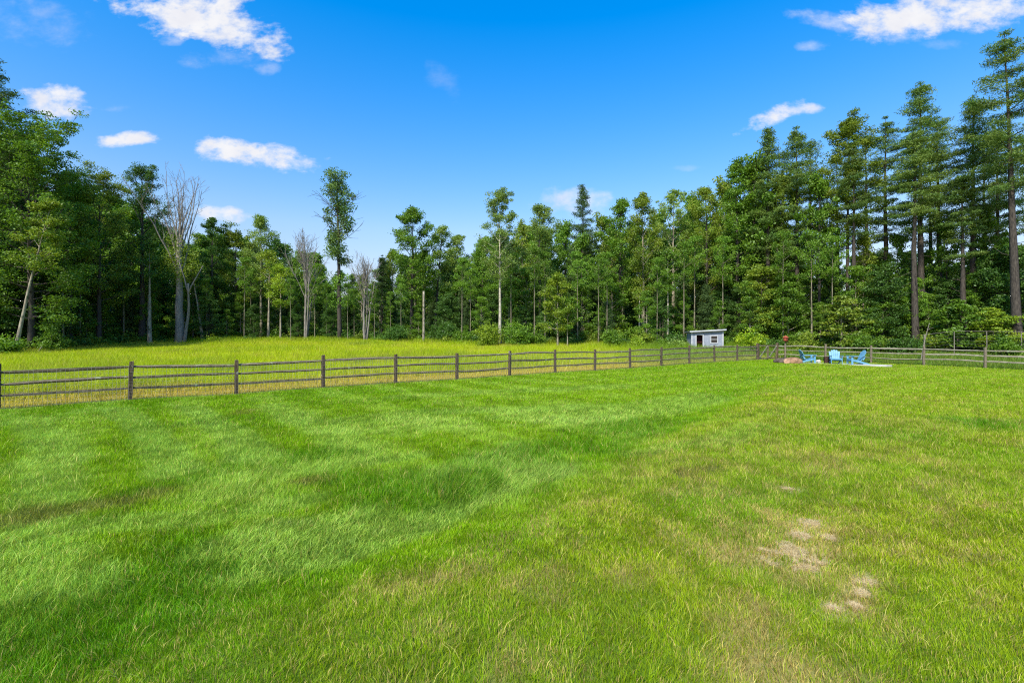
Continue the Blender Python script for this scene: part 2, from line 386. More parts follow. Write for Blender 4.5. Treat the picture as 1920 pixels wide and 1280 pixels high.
fs, bs = fence_side(X, Y), back_side(X, Y)
med = mix(np.tile(lin(120, 140, 24), (len(X), 1)), lin(150, 140, 60), sstep(3.4, 1.6, fs + (fl['n1'] - .5) * 2))
ou = sstep(-.15, .2, fs)
soil = mix(soil, med, ou)
soil = mix(soil, lin(86, 92, 40), sstep(-.1, .3, bs) * (1 - ou))
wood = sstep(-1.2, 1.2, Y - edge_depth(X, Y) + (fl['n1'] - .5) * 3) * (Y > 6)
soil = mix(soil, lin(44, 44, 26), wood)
soil = mix(soil, lin(42, 58, 26), sstep(62, 80, np.hypot(X, Y)) * (Y > 0))
g = MB()
nx, ny = len(gx), len(gy)
ii = (np.arange(ny - 1)[:, None] * nx + np.arange(nx - 1)[None, :]).ravel()
g.add(np.stack([X, Y, GZ.ravel()], 1), np.stack([ii, ii + 1, ii + nx + 1, ii + nx], 1), soil)
tag(g.build('ground', M['ground'], smooth=True), 'mown lawn ground sloping up to a rough meadow and woodland floor', 'ground', kind='structure')

# ------------------------------------------------------------------ grass
def blades(mb, P, h, w, lean, yaw, col, tipcol, seg2):
    """P (n,3) roots; lean (n,2) tip offset in metres; one bent blade each"""
    n = len(P)
    wx, wy = np.cos(yaw) * w / 2, np.sin(yaw) * w / 2
    W = np.stack([wx, wy, np.zeros(n)], 1)
    T = P + np.stack([lean[:, 0], lean[:, 1], h], 1)
    if seg2:
        Mi = P + np.stack([lean[:, 0] * .32, lean[:, 1] * .32, h * .62], 1)
        v = np.stack([P - W, P + W, Mi + W * .8, Mi - W * .8, T], 1).reshape(-1, 3)
        b = np.arange(n)[:, None] * 5 + mb.n
        lv = np.concatenate([b + np.array([[0, 1, 2, 3]]), b + np.array([[3, 2, 4]])], 1).ravel()
        mb.v.append(v); mb.lv.append(lv); mb.lt.append(np.tile([4, 3], n)); k = 5
        c = np.stack([col, col, (col + tipcol) / 2, (col + tipcol) / 2, tipcol], 1)
    else:
        v = np.stack([P - W, P + W, T], 1).reshape(-1, 3)
        mb.v.append(v); mb.lv.append(np.arange(n * 3) + mb.n); mb.lt.append(np.full(n, 3)); k = 3
        c = np.stack([col, col, tipcol], 1)
    mb.c.append(c.reshape(-1, 3)); mb.n += n * k

rng = rs(11)
lawn = MB()
for z0, z1 in ((1.9, 2.7), (2.7, 3.6), (3.6, 5), (5, 7), (7, 10), (10, 14), (14, 20), (20, 28), (28, 42)):
    zm = (z0 + z1) / 2
    w0 = max(.0027, .00086 * zm); h0 = .040 + .014 * sstep(3, 9, zm)
    n_m2 = 1.45 / (w0 * h0) * (1.0 if zm < 12 else .7 if zm < 20 else .45)
    hw1 = 1.07 * z1 + 6.0
    N = int(n_m2 * 2 * hw1 * (z1 - z0))
    X = rng.uniform(-hw1, hw1, N); Y = rng.uniform(z0, z1, N)
    outer = np.abs(X) > 1.07 * Y + 1.4
    k = (np.abs(X) < 1.07 * Y + 6.0) & (fence_side(X, Y) < .02) & (back_side(X, Y) < .02) & ~(outer & (rng.rand(N) > .42))
    X, Y, outer = X[k], Y[k], outer[k]
    f = lawn_fields(X, Y)
    dens = 1 - .55 * f['bare'] - .35 * f['brown'] - .30 * f['straw']
    k = rng.rand(len(X)) < dens
    X, Y, outer = X[k], Y[k], outer[k]; f = {q: v[k] for q, v in f.items()}
    n = len(X)
    c = lawn_colour(f)
    r1 = rng.rand(n)
    dead = r1 < (.05 + .50 * f['straw'] + .16 * f['yel'] + .62 * f['bare'])
    c = mix(c, C_YEL, np.clip(rng.rand(n) - .62, 0, 1) * 1.2)
    c = np.where(dead[:, None], mix(np.tile(C_STRAW, (n, 1)), C_BROWN, rng.rand(n) * .8), c)
    c = c * (.62 + .74 * rng.rand(n))[:, None]
    h = h0 * (.55 + .9 * rng.rand(n)) * (.8 + .5 * f['n2']) * (1 + .35 * f['lush'] + .3 * f['pale'] * (Y < 7)) * (1 - .62 * f['bare'])
    cl1 = fbm(X, Y, .10, 91, 2); cl2 = fbm(X, Y, .22, 95, 2)
    h = h * (.68 + .64 * cl1) * np.where(f['dlane'] > .3, 1.15, 1.0)
    c = c * (.72 + .56 * cl2)[:, None]
    u_ = f['st'] * .10 - f['lane'] * .45
    az = rng.uniform(0, 2 * pi, n)
    ln = h * (.12 + .62 * rng.rand(n)) * (1 + 2.0 * f['bare'])
    lean = np.stack([np.cos(az) * ln, np.sin(az) * ln], 1)
    lean += np.stack([-FD[1] * u_ * h, FD[0] * u_ * h], 1)
    lean += (f['pale'] * h * .35)[:, None] * np.array([[.7, .35]])
    la = (cl2 - .5) * 14; lean += (h * .24)[:, None] * np.stack([np.cos(la), np.sin(la)], 1)
    w = w0 * (.6 + .8 * rng.rand(n)) * np.where(outer, 2.2, 1.0)
    P = np.stack([X, Y, height(X, Y) - .004], 1)
    blades(lawn, P, h, w, lean, rng.uniform(0, pi, n), c * .9, c * 1.08, zm < 4.5)
# longer unmown blades scattered through the near grass
def long_blades(n, zlo, zhi, h0, weight):
    X = rng.uniform(-9, 9, n * 4); Y = rng.uniform(zlo, zhi, n * 4)
    f = lawn_fields(X, Y)
    k = (np.abs(X) < 1.1 * Y + .8) & (fence_side(X, Y) < -.1) & (rng.rand(n * 4) < weight(f))
    X, Y = X[k][:n], Y[k][:n]; f = {q: v[k][:n] for q, v in f.items()}; m = len(X)
    c = mix(lawn_colour(f), C_STRAW, rng.rand(m) ** 2 * .8) * (.8 + .5 * rng.rand(m))[:, None]
    h = h0 * (.5 + .8 * rng.rand(m)); az = rng.uniform(0, 2 * pi, m); ln = h * (.4 + 1.0 * rng.rand(m))
    blades(lawn, np.stack([X, Y, height(X, Y)], 1), h, np.full(m, .0042) * np.maximum(1, Y / 4.5), np.stack([np.cos(az) * ln, np.sin(az) * ln], 1), rng.uniform(0, pi, m), c, c * 1.1, True)
long_blades(5000, 2.0, 6.5, .085, lambda f: .25 + .5 * f['pale'] + .4 * f['lush'])
long_blades(2500, 6, 12, .09, lambda f: .15 + .6 * f['pale'] + .5 * f['lush'])
X = np.concatenate([rng.normal(x, r * .8, 2200) for x, y, r in BARE]); Y = np.concatenate([rng.normal(y, r * .8, 2200) for x, y, r in BARE])
f = lawn_fields(X, Y); k = rng.rand(len(X)) < f['bare'] * .75; X, Y = X[k], Y[k]; n = len(X); az = rng.uniform(0, 2 * pi, n); ln = .018 + .05 * rng.rand(n)
c = mix(np.tile(lin(234, 216, 168), (n, 1)), lin(176, 150, 104), rng.rand(n) ** 1.5)
blades(lawn, np.stack([X, Y, height(X, Y) + .002], 1), .004 + .014 * rng.rand(n), np.full(n, .0034), np.stack([np.cos(az) * ln, np.sin(az) * ln], 1), az + pi / 2, c, c, False)
tag(lawn.build('lawn_grass', M['grass']), 'short green mown grass with yellow dry patches covering the yard', 'grass', kind='stuff')

mead = MB()
rng = rs(12)
C_MEAD, C_MEAD2, C_DRY = lin(184, 198, 6), lin(148, 174, 10), lin(206, 180, 84)
for z0, z1 in ((8, 14), (14, 20), (20, 28), (28, 38), (38, 48), (48, 58), (58, 66)):
    zm = (z0 + z1) / 2
    w0 = max(.009, .0007 * zm)
    N = int(min(3.2 / (w0 * .36), 640) * 2 * (1.07 * z1 + 3) * (z1 - z0) * .8)
    X = rng.uniform(-1.07 * z1 - 3, 1.07 * z1 + 3, N); Y = rng.uniform(z0, z1, N)
    fsd = fence_side(X, Y); bsd = back_side(X, Y); e = edge_depth(X, Y)
    k = ((fsd > .05) | (bsd > .05)) & (Y < e + 1.8) & (np.abs(X) < 1.07 * Y + 3)
    X, Y, fsd, bsd, e = X[k], Y[k], fsd[k], bsd[k], e[k]
    out_b = (bsd > .05) & (fsd < 3.0)
    n1 = fbm(X, Y, 3.0, 71, 4); n2 = fbm(X, Y, .9, 75, 3); n3 = fbm(X, Y, 8, 78, 3)
    dry = sstep(3.3, 1.5, fsd + (n1 - .5) * 2.2) * (fsd > 0)
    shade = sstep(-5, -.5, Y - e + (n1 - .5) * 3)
    k = rng.rand(len(X)) < np.where(out_b, .55, 1.0) * (1 - .35 * dry)
    X, Y, n1, n2, n3, dry, shade, out_b, fsd = (q[k] for q in (X, Y, n1, n2, n3, dry, shade, out_b, fsd)); n = len(X)
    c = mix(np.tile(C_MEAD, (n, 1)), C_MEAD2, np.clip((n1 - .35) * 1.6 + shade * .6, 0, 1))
    c = mix(c, C_DRY, np.clip(dry * (.35 + .9 * rng.rand(n)) + (n2 > .62) * .25 + .5 * sstep(.62, .8, n3), 0, .95))
    c = np.where(out_b[:, None], mix(np.tile(lin(84, 122, 26), (n, 1)), C_DRY, rng.rand(n) ** 2 * .8), c)
    c = np.where((rng.rand(n) < .05 + .12 * (n2 > .6))[:, None], mix(np.tile(lin(150, 118, 66), (n, 1)), C_DRY, rng.rand(n)), c)
    c = mix(c, lin(84, 132, 22), np.clip((n3 - .55) * 3 + (n2 - .6) * 2, 0, .6))
    right = sstep(2.0, 9.0, X - .10 * Y)
    c = mix(c, lin(92, 136, 26), right * .65)
    c = c * (.75 + .5 * rng.rand(n))[:, None]
    hh = np.where(out_b, .34, .46 - .28 * dry) * (.6 + .7 * rng.rand(n)) * (.7 + .7 * n1) * (1 + .4 * shade)
    hh = hh * (.45 + .55 * sstep(.1, 2.5, fsd + (out_b * 5)))
    az = rng.uniform(0, 2 * pi, n); ln = hh * (.15 + .6 * rng.rand(n))
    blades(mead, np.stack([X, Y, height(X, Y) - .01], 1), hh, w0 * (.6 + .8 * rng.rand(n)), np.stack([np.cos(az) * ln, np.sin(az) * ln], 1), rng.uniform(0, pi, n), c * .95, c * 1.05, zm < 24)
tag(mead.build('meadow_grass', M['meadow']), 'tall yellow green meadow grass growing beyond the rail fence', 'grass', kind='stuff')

# ------------------------------------------------------------------ rail fences
rng = rs(5)
def post_mesh(h, w=.118, d=.10):
    mb = MB()
    n = 7; zs = np.linspace(-.25, h, n)
    a = np.array([(-1, -1), (-.3, -1.06), (.4, -1.0), (1, -.95), (1.04, 0), (1, 1), (.2, 1.04), (-1, .96), (-1.05, .1)]) * np.array([w / 2, d / 2])
    v = []
    tw, lx, ly = rng.normal(0, .06), rng.normal(0, .015), rng.normal(0, .015)
    for i, z in enumerate(zs):
        p = a * (1 + rng.normal(0, .035, a.shape)) * (1.0 if i < n - 1 else .93)
        v += [(q[0] + lx * z, q[1] + ly * z, z + (rng.normal(0, .012) if i == n - 1 else 0)) for q in p]
    m = len(a)
    f = [[i * m + j, i * m + (j + 1) % m, (i + 1) * m + (j + 1) % m, (i + 1) * m + j] for i in range(n - 1) for j in range(m)]
    f.append([(n - 1) * m + j for j in range(m)])
    mb.add(v, f); return mb
def rail_obj(p, q, root, org, r=.046, mat='rail'):
    p, q = np.array(p), np.array(q); d = q - p; L = np.linalg.norm(d); yaw = math.atan2(d[1], d[0]); pitch = -math.asin(d[2] / L)
    n = 15; t = np.linspace(0, 1, n)
    bow = rng.normal(0, .022)
    pts = np.stack([t * L, .01 * np.cumsum(rng.normal(0, .5, n)) * np.sin(t * pi), bow * np.sin(t * pi) + np.cumsum(rng.normal(0, .005, n)) * np.sin(t * pi)], 1)
    prof = r * (.62 + .42 * np.sin(np.clip(t, .0, 1) * pi) ** .45) * (1 + rng.normal(0, .05, n))
    base = np.array([1.15, .8, 1.05, .85, 1.2, .75, 1.0])
    base = np.roll(base, rng.randint(7)) * (1 + rng.normal(0, .08, 7))
    mb = MB(); mb.tube(pts, prof, 7, jit=base[None, :] * (1 + rng.normal(0, .05, (n, 7))))
    o = mb.build('rail', M[mat], root)
    o.location = p - org; o.rotation_euler = (0, pitch, yaw)
    return o
def rail_fence(name, label, pts, skip_first=False, mesh_wire=False, skip_last=False, mats=('post', 'rail')):
    org = np.array([*pts[0], gz(*pts[0])])
    root = empty(name, org, label=label, cat='fence')
    G3 = [np.array([*p, gz(*p)]) for p in pts]
    yaw = math.atan2(*(pts[1] - pts[0])[::-1])
    H = [1.25 + rng.normal(0, .025) for _ in pts]
    for k, (g_, h) in enumerate(zip(G3, H)):
        if (k == 0 and skip_first) or (k == len(G3) - 1 and skip_last): continue
        o = post_mesh(h).build('post', M[mats[0]], root)
        o.location = g_ - org; o.rotation_euler = (0, 0, yaw + rng.normal(0, .05))
    for a, b in zip(G3[:-1], G3[1:]):
        for hz in (.40, .74, 1.07):
            rail_obj(a + (0, 0, hz + rng.normal(0, .015)), b + (0, 0, hz + rng.normal(0, .015)), root, org, mat=mats[1])
        if mesh_wire:
            mb = MB(); d = b - a; L = np.linalg.norm(d[:2])
            nrm = np.array([d[1], -d[0], 0]) / L * .075         # stapled to the yard side
            def P(t, z):
                g0 = a + d * t + nrm; return np.array([g0[0], g0[1], g0[2] + z]) - org
            for t in np.arange(.02, 1, .10 / L): mb.tube([P(t, .02), P(t, 1.12)], .0028, 3, cap=False)
            for z in np.arange(.05, 1.13, .107): mb.tube([P(0, z), P(.5, z + .004), P(1, z)], .0028, 3, cap=False)
            mb.build('wire_mesh', M['wire'], root)
    return root
rail_fence('split_rail_fence', 'long weathered three rail fence with dark posts between lawn and bright meadow', [fpost(i) for i in range(-3, 14)], mesh_wire=True, skip_last=True)
rail_fence('split_rail_fence', 'grey three rail fence running behind the blue chairs to the right', [CORNER + FD * .02] + [bpost(i) for i in range(0, 7)], skip_first=True, mats=('old_post', 'old_rail'))

# double gate between the last two posts of the left fence line
def gate():
    a, b = fpost(13), fpost(14); ga = np.array([*a, gz(*a)]); gb = np.array([*b, gz(*b)])
    root = empty('yard_gate', ga, math.atan2(*(b - a)[::-1]), label='double wooden gate with slanting braces in the fence corner', cat='gate')
    L = float(np.linalg.norm(b - a)); dz = gb[2] - ga[2]
    for xx, z, w in ((0, 0, .22), (L, dz, .17)):
        o = post_mesh(1.32, w, .16).build('post', M['post'], root); o.location = (xx, 0, z)
    half = L / 2
    for s in range(2):
        x0 = .12 + s * (half - .02); x1 = x0 + half - .18
        mb = MB()
        for xx in (x0, x1): mb.box((xx, 0, .62), (.07, .05, 1.08), col=None)
        for zz in (.13, .62, 1.13): mb.box(((x0 + x1) / 2, .035, zz), (x1 - x0, .03, .10))
        leaf = mb.build('gate_leaf', M['rail'], root)
        m2 = MB(); ang = math.atan2(.95, x1 - x0)
        m2.box(((x0 + x1) / 2, -.045, .63), (math.hypot(.95, x1 - x0), .03, .085), ry=-ang)
        m2.build('brace', M['grey_post'], leaf)
gate()

# tall wire garden fence at the wood's edge, right
def garden_fence():
    P = [px(1733, 35.2), px(1789, 37.5), px(1850, 36.6), px(1915, 35.6), px(1985, 34.6)]
    org = np.array([*P[0], gz(*P[0])])
    root = empty('garden_fence', org, label='tall thin post and wire garden fence behind the rail fence at right', cat='fence')
    T = []
    for k, p in enumerate(P):
        b = np.array([*p, gz(*p)]) - org; h = 1.92 - .06 * k
        mb = MB(); w = .085 if k == 0 else .06
        mb.tube([b + (0, 0, -.2), b + (.01, 0, h * .5), b + (0, 0, h)], [w / 2 * 1.1, w / 2, w / 2 * .9], 8)
        mb.build('post', M['grey_post'], root); T.append(b + (0, 0, h))
    mb = MB(); mb.tube(np.array(T) - (0, 0, .03), .017, 6); mb.build('top_rail', M['grey_post'], root)
    mb = MB()
    for dz in np.arange(.25, 1.8, .25): mb.tube(np.array(T) - (0, 0, dz), .004, 3, cap=False)
    mb.build('wire', M['wire'], root)
garden_fence()
def leaning_pole():
    a = np.array([*px(1734, 35.0), 0]); a[2] = gz(a[0], a[1])
    root = empty('leaning_pole', a, label='thin grey dead pole leaning out above the tall garden fence corner post', cat='pole')
    mb = MB(); mb.tube([(-.3, 0, -.1), (-.1, .02, 1.0), (.12, .03, 1.9), (.38, .05, 2.75)], [.035, .032, .028, .018], 6); mb.build('shaft', M['grey_post'], root)
    mb = MB(); mb.tube([(.2, .04, 2.2), (.4, .02, 2.35), (.62, 0, 2.4)], [.014, .011, .006], 5); mb.build('twig', M['grey_post'], root)
leaning_pole()

# ------------------------------------------------------------------ shed
def shed():
    c = px(1321, 46.0); z = gz(*c)
    W, D, Hr, Hl = 3.02, 2.3, 1.92, 1.76
    root = empty('garden_shed', (c[0], c[1], z - .05), R(-9), label='small grey blue shed with white trim and dark doorway behind the fence', cat='shed'); root.scale = (.94, .94, .95)
    # front wall with real openings, other walls; local front faces -Y
    def topz(x): return Hl + (Hr - Hl) * (x + W / 2) / W
    dx0, dx1, dz1 = -1.02, -.44, 1.46
    wx0, wx1, wz0, wz1 = .36, .92, .72, 1.36
    t = .08; y0 = -D / 2
    def panel(mb, x0, x1, z0, z1a, z1b, y=y0, th=t):
        v = [(x0, y, z0), (x1, y, z0), (x1, y, z1b), (x0, y, z1a), (x0, y + th, z0), (x1, y + th, z0), (x1, y + th, z1b), (x0, y + th, z1a)]
        mb.add(v, [(0, 1, 2, 3), (7, 6, 5, 4), (0, 4, 5, 1), (1, 5, 6, 2), (2, 6, 7, 3), (3, 7, 4, 0)])
    mb = MB()
    panel(mb, -W / 2, dx0, .12, topz(-W / 2), topz(dx0))
    panel(mb, dx0, dx1, dz1, topz(dx0), topz(dx1))
    panel(mb, dx1, wx0, .12, topz(dx1), topz(wx0))
    panel(mb, wx0, wx1, .12, wz0, wz0); panel(mb, wx0, wx1, wz1, topz(wx0), topz(wx1))
    panel(mb, wx1, W / 2, .12, topz(wx1), topz(W / 2))
    panel(mb, -W / 2, W / 2, .12, Hl, Hr, y=D / 2 - t)
    for sx, h in ((-1, Hl), (1, Hr)): mb.box((sx * (W / 2 - t / 2), 0, (h + .12) / 2), (t, D - 2 * t, h - .12))
    for xx in np.arange(-W / 2 + .2, W / 2 - .1, .2):        # vertical battens of the boards
        if dx0 - .12 < xx < dx1 + .12 or wx0 - .12 < xx < wx1 + .12: continue
        mb.box((xx, y0 - .006, (.14 + topz(xx)) / 2), (.02, .012, topz(xx) - .2))
    mb.build('wall', M['siding'], root)
    mb = MB(); mb.box((0, 0, .06), (W - .1, D - .1, .12)); mb.build('floor', M['dark_in'], root)
    # roof slab: overhangs all round, falls to the left
    mb = MB(); sl = math.atan2(Hr - Hl, W)
    mb.box((0, -.05, (Hl + Hr) / 2 + .055), (W + .42, D + .5, .09), ry=-sl, bev=.01)
    rf = mb.build('roof', M['roof'], root)
    mb = MB(); mb.box((0, -.05 - (D + .5) / 2 - .012, (Hl + Hr) / 2 + .045), (W + .42, .022, .13), ry=-sl); mb.build('fascia', M['trim'], rf)
    for xx in (-W / 2 + .05, W / 2 - .05):
        mb = MB(); mb.box((xx, y0 - .015, (.12 + topz(xx)) / 2), (.12, .03, topz(xx) - .14)); mb.build('corner_trim', M['trim'], root)
    mb = MB()
    mb.box((dx0 - .055, y0 - .018, (dz1 + .12) / 2), (.11, .036, dz1 - .12)); mb.box((dx1 + .055, y0 - .018, (dz1 + .12) / 2), (.11, .036, dz1 - .12))
    mb.box(((dx0 + dx1) / 2, y0 - .018, dz1 + .055), (dx1 - dx0 + .22, .036, .11))
    df = mb.build('door_frame', M['trim'], root)
    mb = MB(); mb.box(((dx0 + dx1) / 2, y0 + .55, .8), (1.3, .04, 1.36))
    for k in range(5): mb.box((dx0 - .2 + .25 * k, y0 + .52, .8), (.02, .03, 1.3))
    for k in range(2): mb.box(((dx0 + dx1) / 2, y0 + .42, .42 + .3 * k), (1.2, .22, .03))
    mb.build('inner_partition', M['dark_in'], df)
    mb = MB(); tw = .09
    for xx in (wx0 - tw / 2, wx1 + tw / 2): mb.box((xx, y0 - .02, (wz0 + wz1) / 2), (tw, .04, wz1 - wz0 + 2 * tw))
    for zz in (wz0 - tw / 2, wz1 + tw / 2): mb.box(((wx0 + wx1) / 2, y0 - .018, zz), (wx1 - wx0, .036, tw))
    wn = mb.build('window', M['trim'], root)
    mb = MB(); mb.box(((wx0 + wx1) / 2, y0 + .03, (wz0 + wz1) / 2), (wx1 - wx0, .01, wz1 - wz0)); mb.build('pane', M['glass'], wn)
    mb = MB(); mb.box(((wx0 + wx1) / 2, y0 + .01, (wz0 + wz1) / 2), (wx1 - wx0, .025, .05)); mb.build('sash_bar', M['trim'], wn)
    # little arched ramp below the doorway
    mb = MB()
    for k in range(6): mb.box(((dx0 + dx1) / 2 + .1, y0 - .1 - .13 * k, .20 - .03 * k), (.8, .11, .035), rx=-.22)
    for sx in (-.32, .32): mb.box(((dx0 + dx1) / 2 + .1 + sx, y0 - .1, .02), (.06, .08, .30))
    mb.build('ramp', M['stone'], root)
shed()

# ------------------------------------------------------------------ patio, chairs, stones
pc = px(1578, 33.0)
pz = max(gz(pc[0] + a * BD[0], pc[1] + a * BD[1]) for a in (-2, -1, 0, 1, 2)) + .03
def patio():
    mb = MB(); n = 28; a = np.arange(n) * 2 * pi / n; r_ = rs(4)
    L_, W_ = 2.75, 1.15
    sq = (np.abs(np.cos(a)) ** 4 + np.abs(np.sin(a)) ** 4) ** -.25
    ex = np.cos(a) * sq * L_ * (1 + r_.normal(0, .012, n)); ey = np.sin(a) * sq * W_ * (1 + r_.normal(0, .015, n))
    top = np.stack([ex, ey, np.zeros(n)], 1); bot = top * (1, 1, 0) - (0, 0, .35)
    f = [list(range(n))] + [[i, n + i, n + (i + 1) % n, (i + 1) % n] for i in range(n)]
    mb.add(np.concatenate([top, bot]), f)
    o = mb.build('patio', M['patio']); o.location = (pc[0], pc[1], pz); o.rotation_euler = (0, 0, math.atan2(BD[1], BD[0]))
    tag(o, 'thin pale concrete patio slab under the blue chairs', 'patio', kind='structure')
patio()

def slab(mb, pts, th, ax):
    """a flat board: outline pts (n,3) thickened by th along ax"""
    pts = np.array(pts, float); ax = np.array(ax, float) * th / 2; n = len(pts)
    mb.add(np.concatenate([pts - ax, pts + ax]), [list(range(n))[::-1], list(range(n, 2 * n))] + [[i, (i + 1) % n, n + (i + 1) % n, n + i] for i in range(n)])
def adirondack(label, p, rz):
    root = empty('adirondack_chair', (*p, pz), rz, label=label, cat='chair', group='blue chairs on the patio')
    # local: faces -Y
    mb = MB()                                               # seat: six boards falling to the back
    for k in range(6):
        t = k / 5; y = -.40 + .52 * t; z = .375 - .15 * t
        mb.box((0, y, z), (.54, .088, .022), rx=-.28, bev=.004)
    mb.box((0, -.455, .33), (.54, .022, .10), bev=.004)
    mb.build('seat', M['blue'], root)
    mb = MB(); tilt = R(26)                                 # backrest: seven fanned boards with an arched top
    for k in range(5):
        u = (k - 2) / 2.0; xb, xt = u * .20, u * .265
        Ht = .84 - .13 * u * u
        pts = []
        for (x, s) in ((xb - .047, 0), (xb + .047, 0), (xt + .060, Ht - .035 - .03 * max(u, 0)), (xt + .035, Ht - .008), (xt, Ht), (xt - .035, Ht - .008), (xt - .060, Ht - .035 - .03 * max(-u, 0))):
            pts.append((x, .13 + s * math.sin(tilt), .20 + s * math.cos(tilt)))
        slab(mb, pts, .022, (0, -math.cos(tilt), math.sin(tilt)))
    for s, w in ((.10, .50), (.56, .60)):
        mb.box((0, .13 + s * math.sin(tilt) + .025, .20 + s * math.cos(tilt)), (w, .024, .06), rx=-tilt)
    mb.build('backrest', M['blue'], root)
    for sx in (-1, 1):
        mb = MB(); X0 = sx * .335
        slab(mb, [(X0 - .055, -.50, .565), (X0 + .055, -.50, .565), (X0 + .085, -.42, .565), (X0 + .065, .05, .55), (X0 + .03, .36, .54), (X0 - .05, .36, .54), (X0 - .075, -.42, .565)], .026, (0, 0, 1))
        mb.box((X0 + sx * .0, -.36, .515), (.03, .12, .07)); mb.build('armrest', M['blue'], root)
        mb = MB(); mb.box((sx * .31, -.40, .276), (.032, .11, .552), bev=.004); mb.build('front_leg', M['blue'], root)
        mb = MB(); X1 = sx * .277
        slab(mb, [(X1, -.46, .36), (X1, -.46, .24), (X1, .56, 0), (X1, .66, 0), (X1, .62, .055), (X1, .1, .22)], .03, (1, 0, 0)); mb.build('rear_leg', M['blue'], root)
    mb = MB()
    for sx in (-1, 1): mb.box((sx * .30, .30, .40), (.03, .07, .26), rx=-.45)
    mb.box((0, .34, .515), (.66, .05, .03)); mb.build('arm_support', M['blue'], root)
adirondack('blue wooden lounge chair in profile facing right beside the boulders', px(1513, 34.6), R(78))
adirondack('blue wooden lounge chair facing the camera between the other two', px(1566.5, 33.2), R(-24))
adirondack('blue wooden lounge chair in profile facing left at the patio end', px(1606, 32.4), R(-100))

def rock(name, label, p, size, seed, mat, z=0, rz=0):
    import bmesh
    bm = bmesh.new(); bmesh.ops.create_icosphere(bm, subdivisions=4, radius=1)
    r_ = rs(seed); ph = r_.rand(6, 3) * 6; kk = r_.normal(0, 1, (6, 3))
    for v in bm.verts:
        c = np.array(v.co); d = 0
        for i in range(6): d += .075 * math.sin(kk[i] @ c * (1.3 + i * .7) * 1.6 + ph[i, 0]) / (1 + .3 * i)
        c = c * (1 + d); c = np.sign(c) * np.abs(c) ** .82
        v.co = (c[0] * size[0], c[1] * size[1], c[2] * size[2])
    me = bpy.data.meshes.new(name); bm.to_mesh(me); bm.free(); me.materials.append(mat)
    me.polygons.foreach_set('use_smooth', [True] * len(me.polygons))
    o = bpy.data.objects.new(name, me); COL.objects.link(o); o.location = (*p, gz(*p) + z); o.rotation_euler = (0, 0, rz)
    return tag(o, label, 'boulder', 'boulders beside the patio')
rock('boulder', 'large tan flat topped boulder beside the left blue chair', px(1488, 33.6), (.62, .45, .34), 3, M['stone'], .10, .3)
rock('boulder', 'low dark brown boulder at the left end of the rock pile', px(1466, 34.2), (.50, .40, .22), 8, M['dark_stone'], .16, -.2)
rock('boulder', 'small tan stone in front of the large flat topped boulder', px(1476, 33.0), (.26, .22, .15), 13, M['stone'], .06, .9)
rock('boulder', 'small cream stone on the grass right of the left blue chair', px(1534, 35.4), (.17, .14, .13), 17, M['patio'], .10, .2)

def side_table():
    p = px(1551.5, 33.9)
    root = empty('side_table', (*p, pz), R(-24), label='small dark brown box table left of the middle blue chair', cat='table')
    mb = MB(); mb.box((0, 0, .43), (.40, .40, .03), bev=.005); mb.build('table_top', M['box'], root)
    mb = MB()
    for sx in (-1, 1):
        for k in range(4): mb.box((sx * .17, 0, .07 + .1 * k), (.02, .32, .085))
    for sy in (-1, 1):
        for k in range(4): mb.box((0, sy * .17, .07 + .1 * k), (.32, .02, .085))
    mb.build('side_panel', M['box'], root)
    for sx in (-1, 1):
        for sy in (-1, 1):
            mb = MB(); mb.box((sx * .165, sy * .165, .207), (.045, .045, .414)); mb.build('leg', M['box'], root)
side_table()
def birdhouse():
    p = px(1473, 41.2)
    root = empty('birdhouse', (*p, gz(*p)), label='rust red round birdhouse on a post right of the gate', cat='birdhouse')
    mb = MB(); mb.tube([(0, 0, -.2), (0, 0, 1.32)], [.05, .045], 8); mb.build('post', M['box'], root)
    mb = MB(); mb.tube([(0, 0, 1.32), (0, 0, 1.36), (0, 0, 1.58), (0, 0, 1.62)], [.10, .17, .18, .15], 14); bd = mb.build('body', M['rust'], root)
    mb = MB(); mb.tube([(0, -.172, 1.48), (0, -.19, 1.48)], .045, 10); mb.build('entrance', M['dark_in'], bd)
    mb = MB(); mb.tube([(0, 0, 1.60), (0, 0, 1.63), (0, 0, 1.80)], [.24, .24, .02], 14); mb.build('roof', M['rust'], root)
birdhouse()

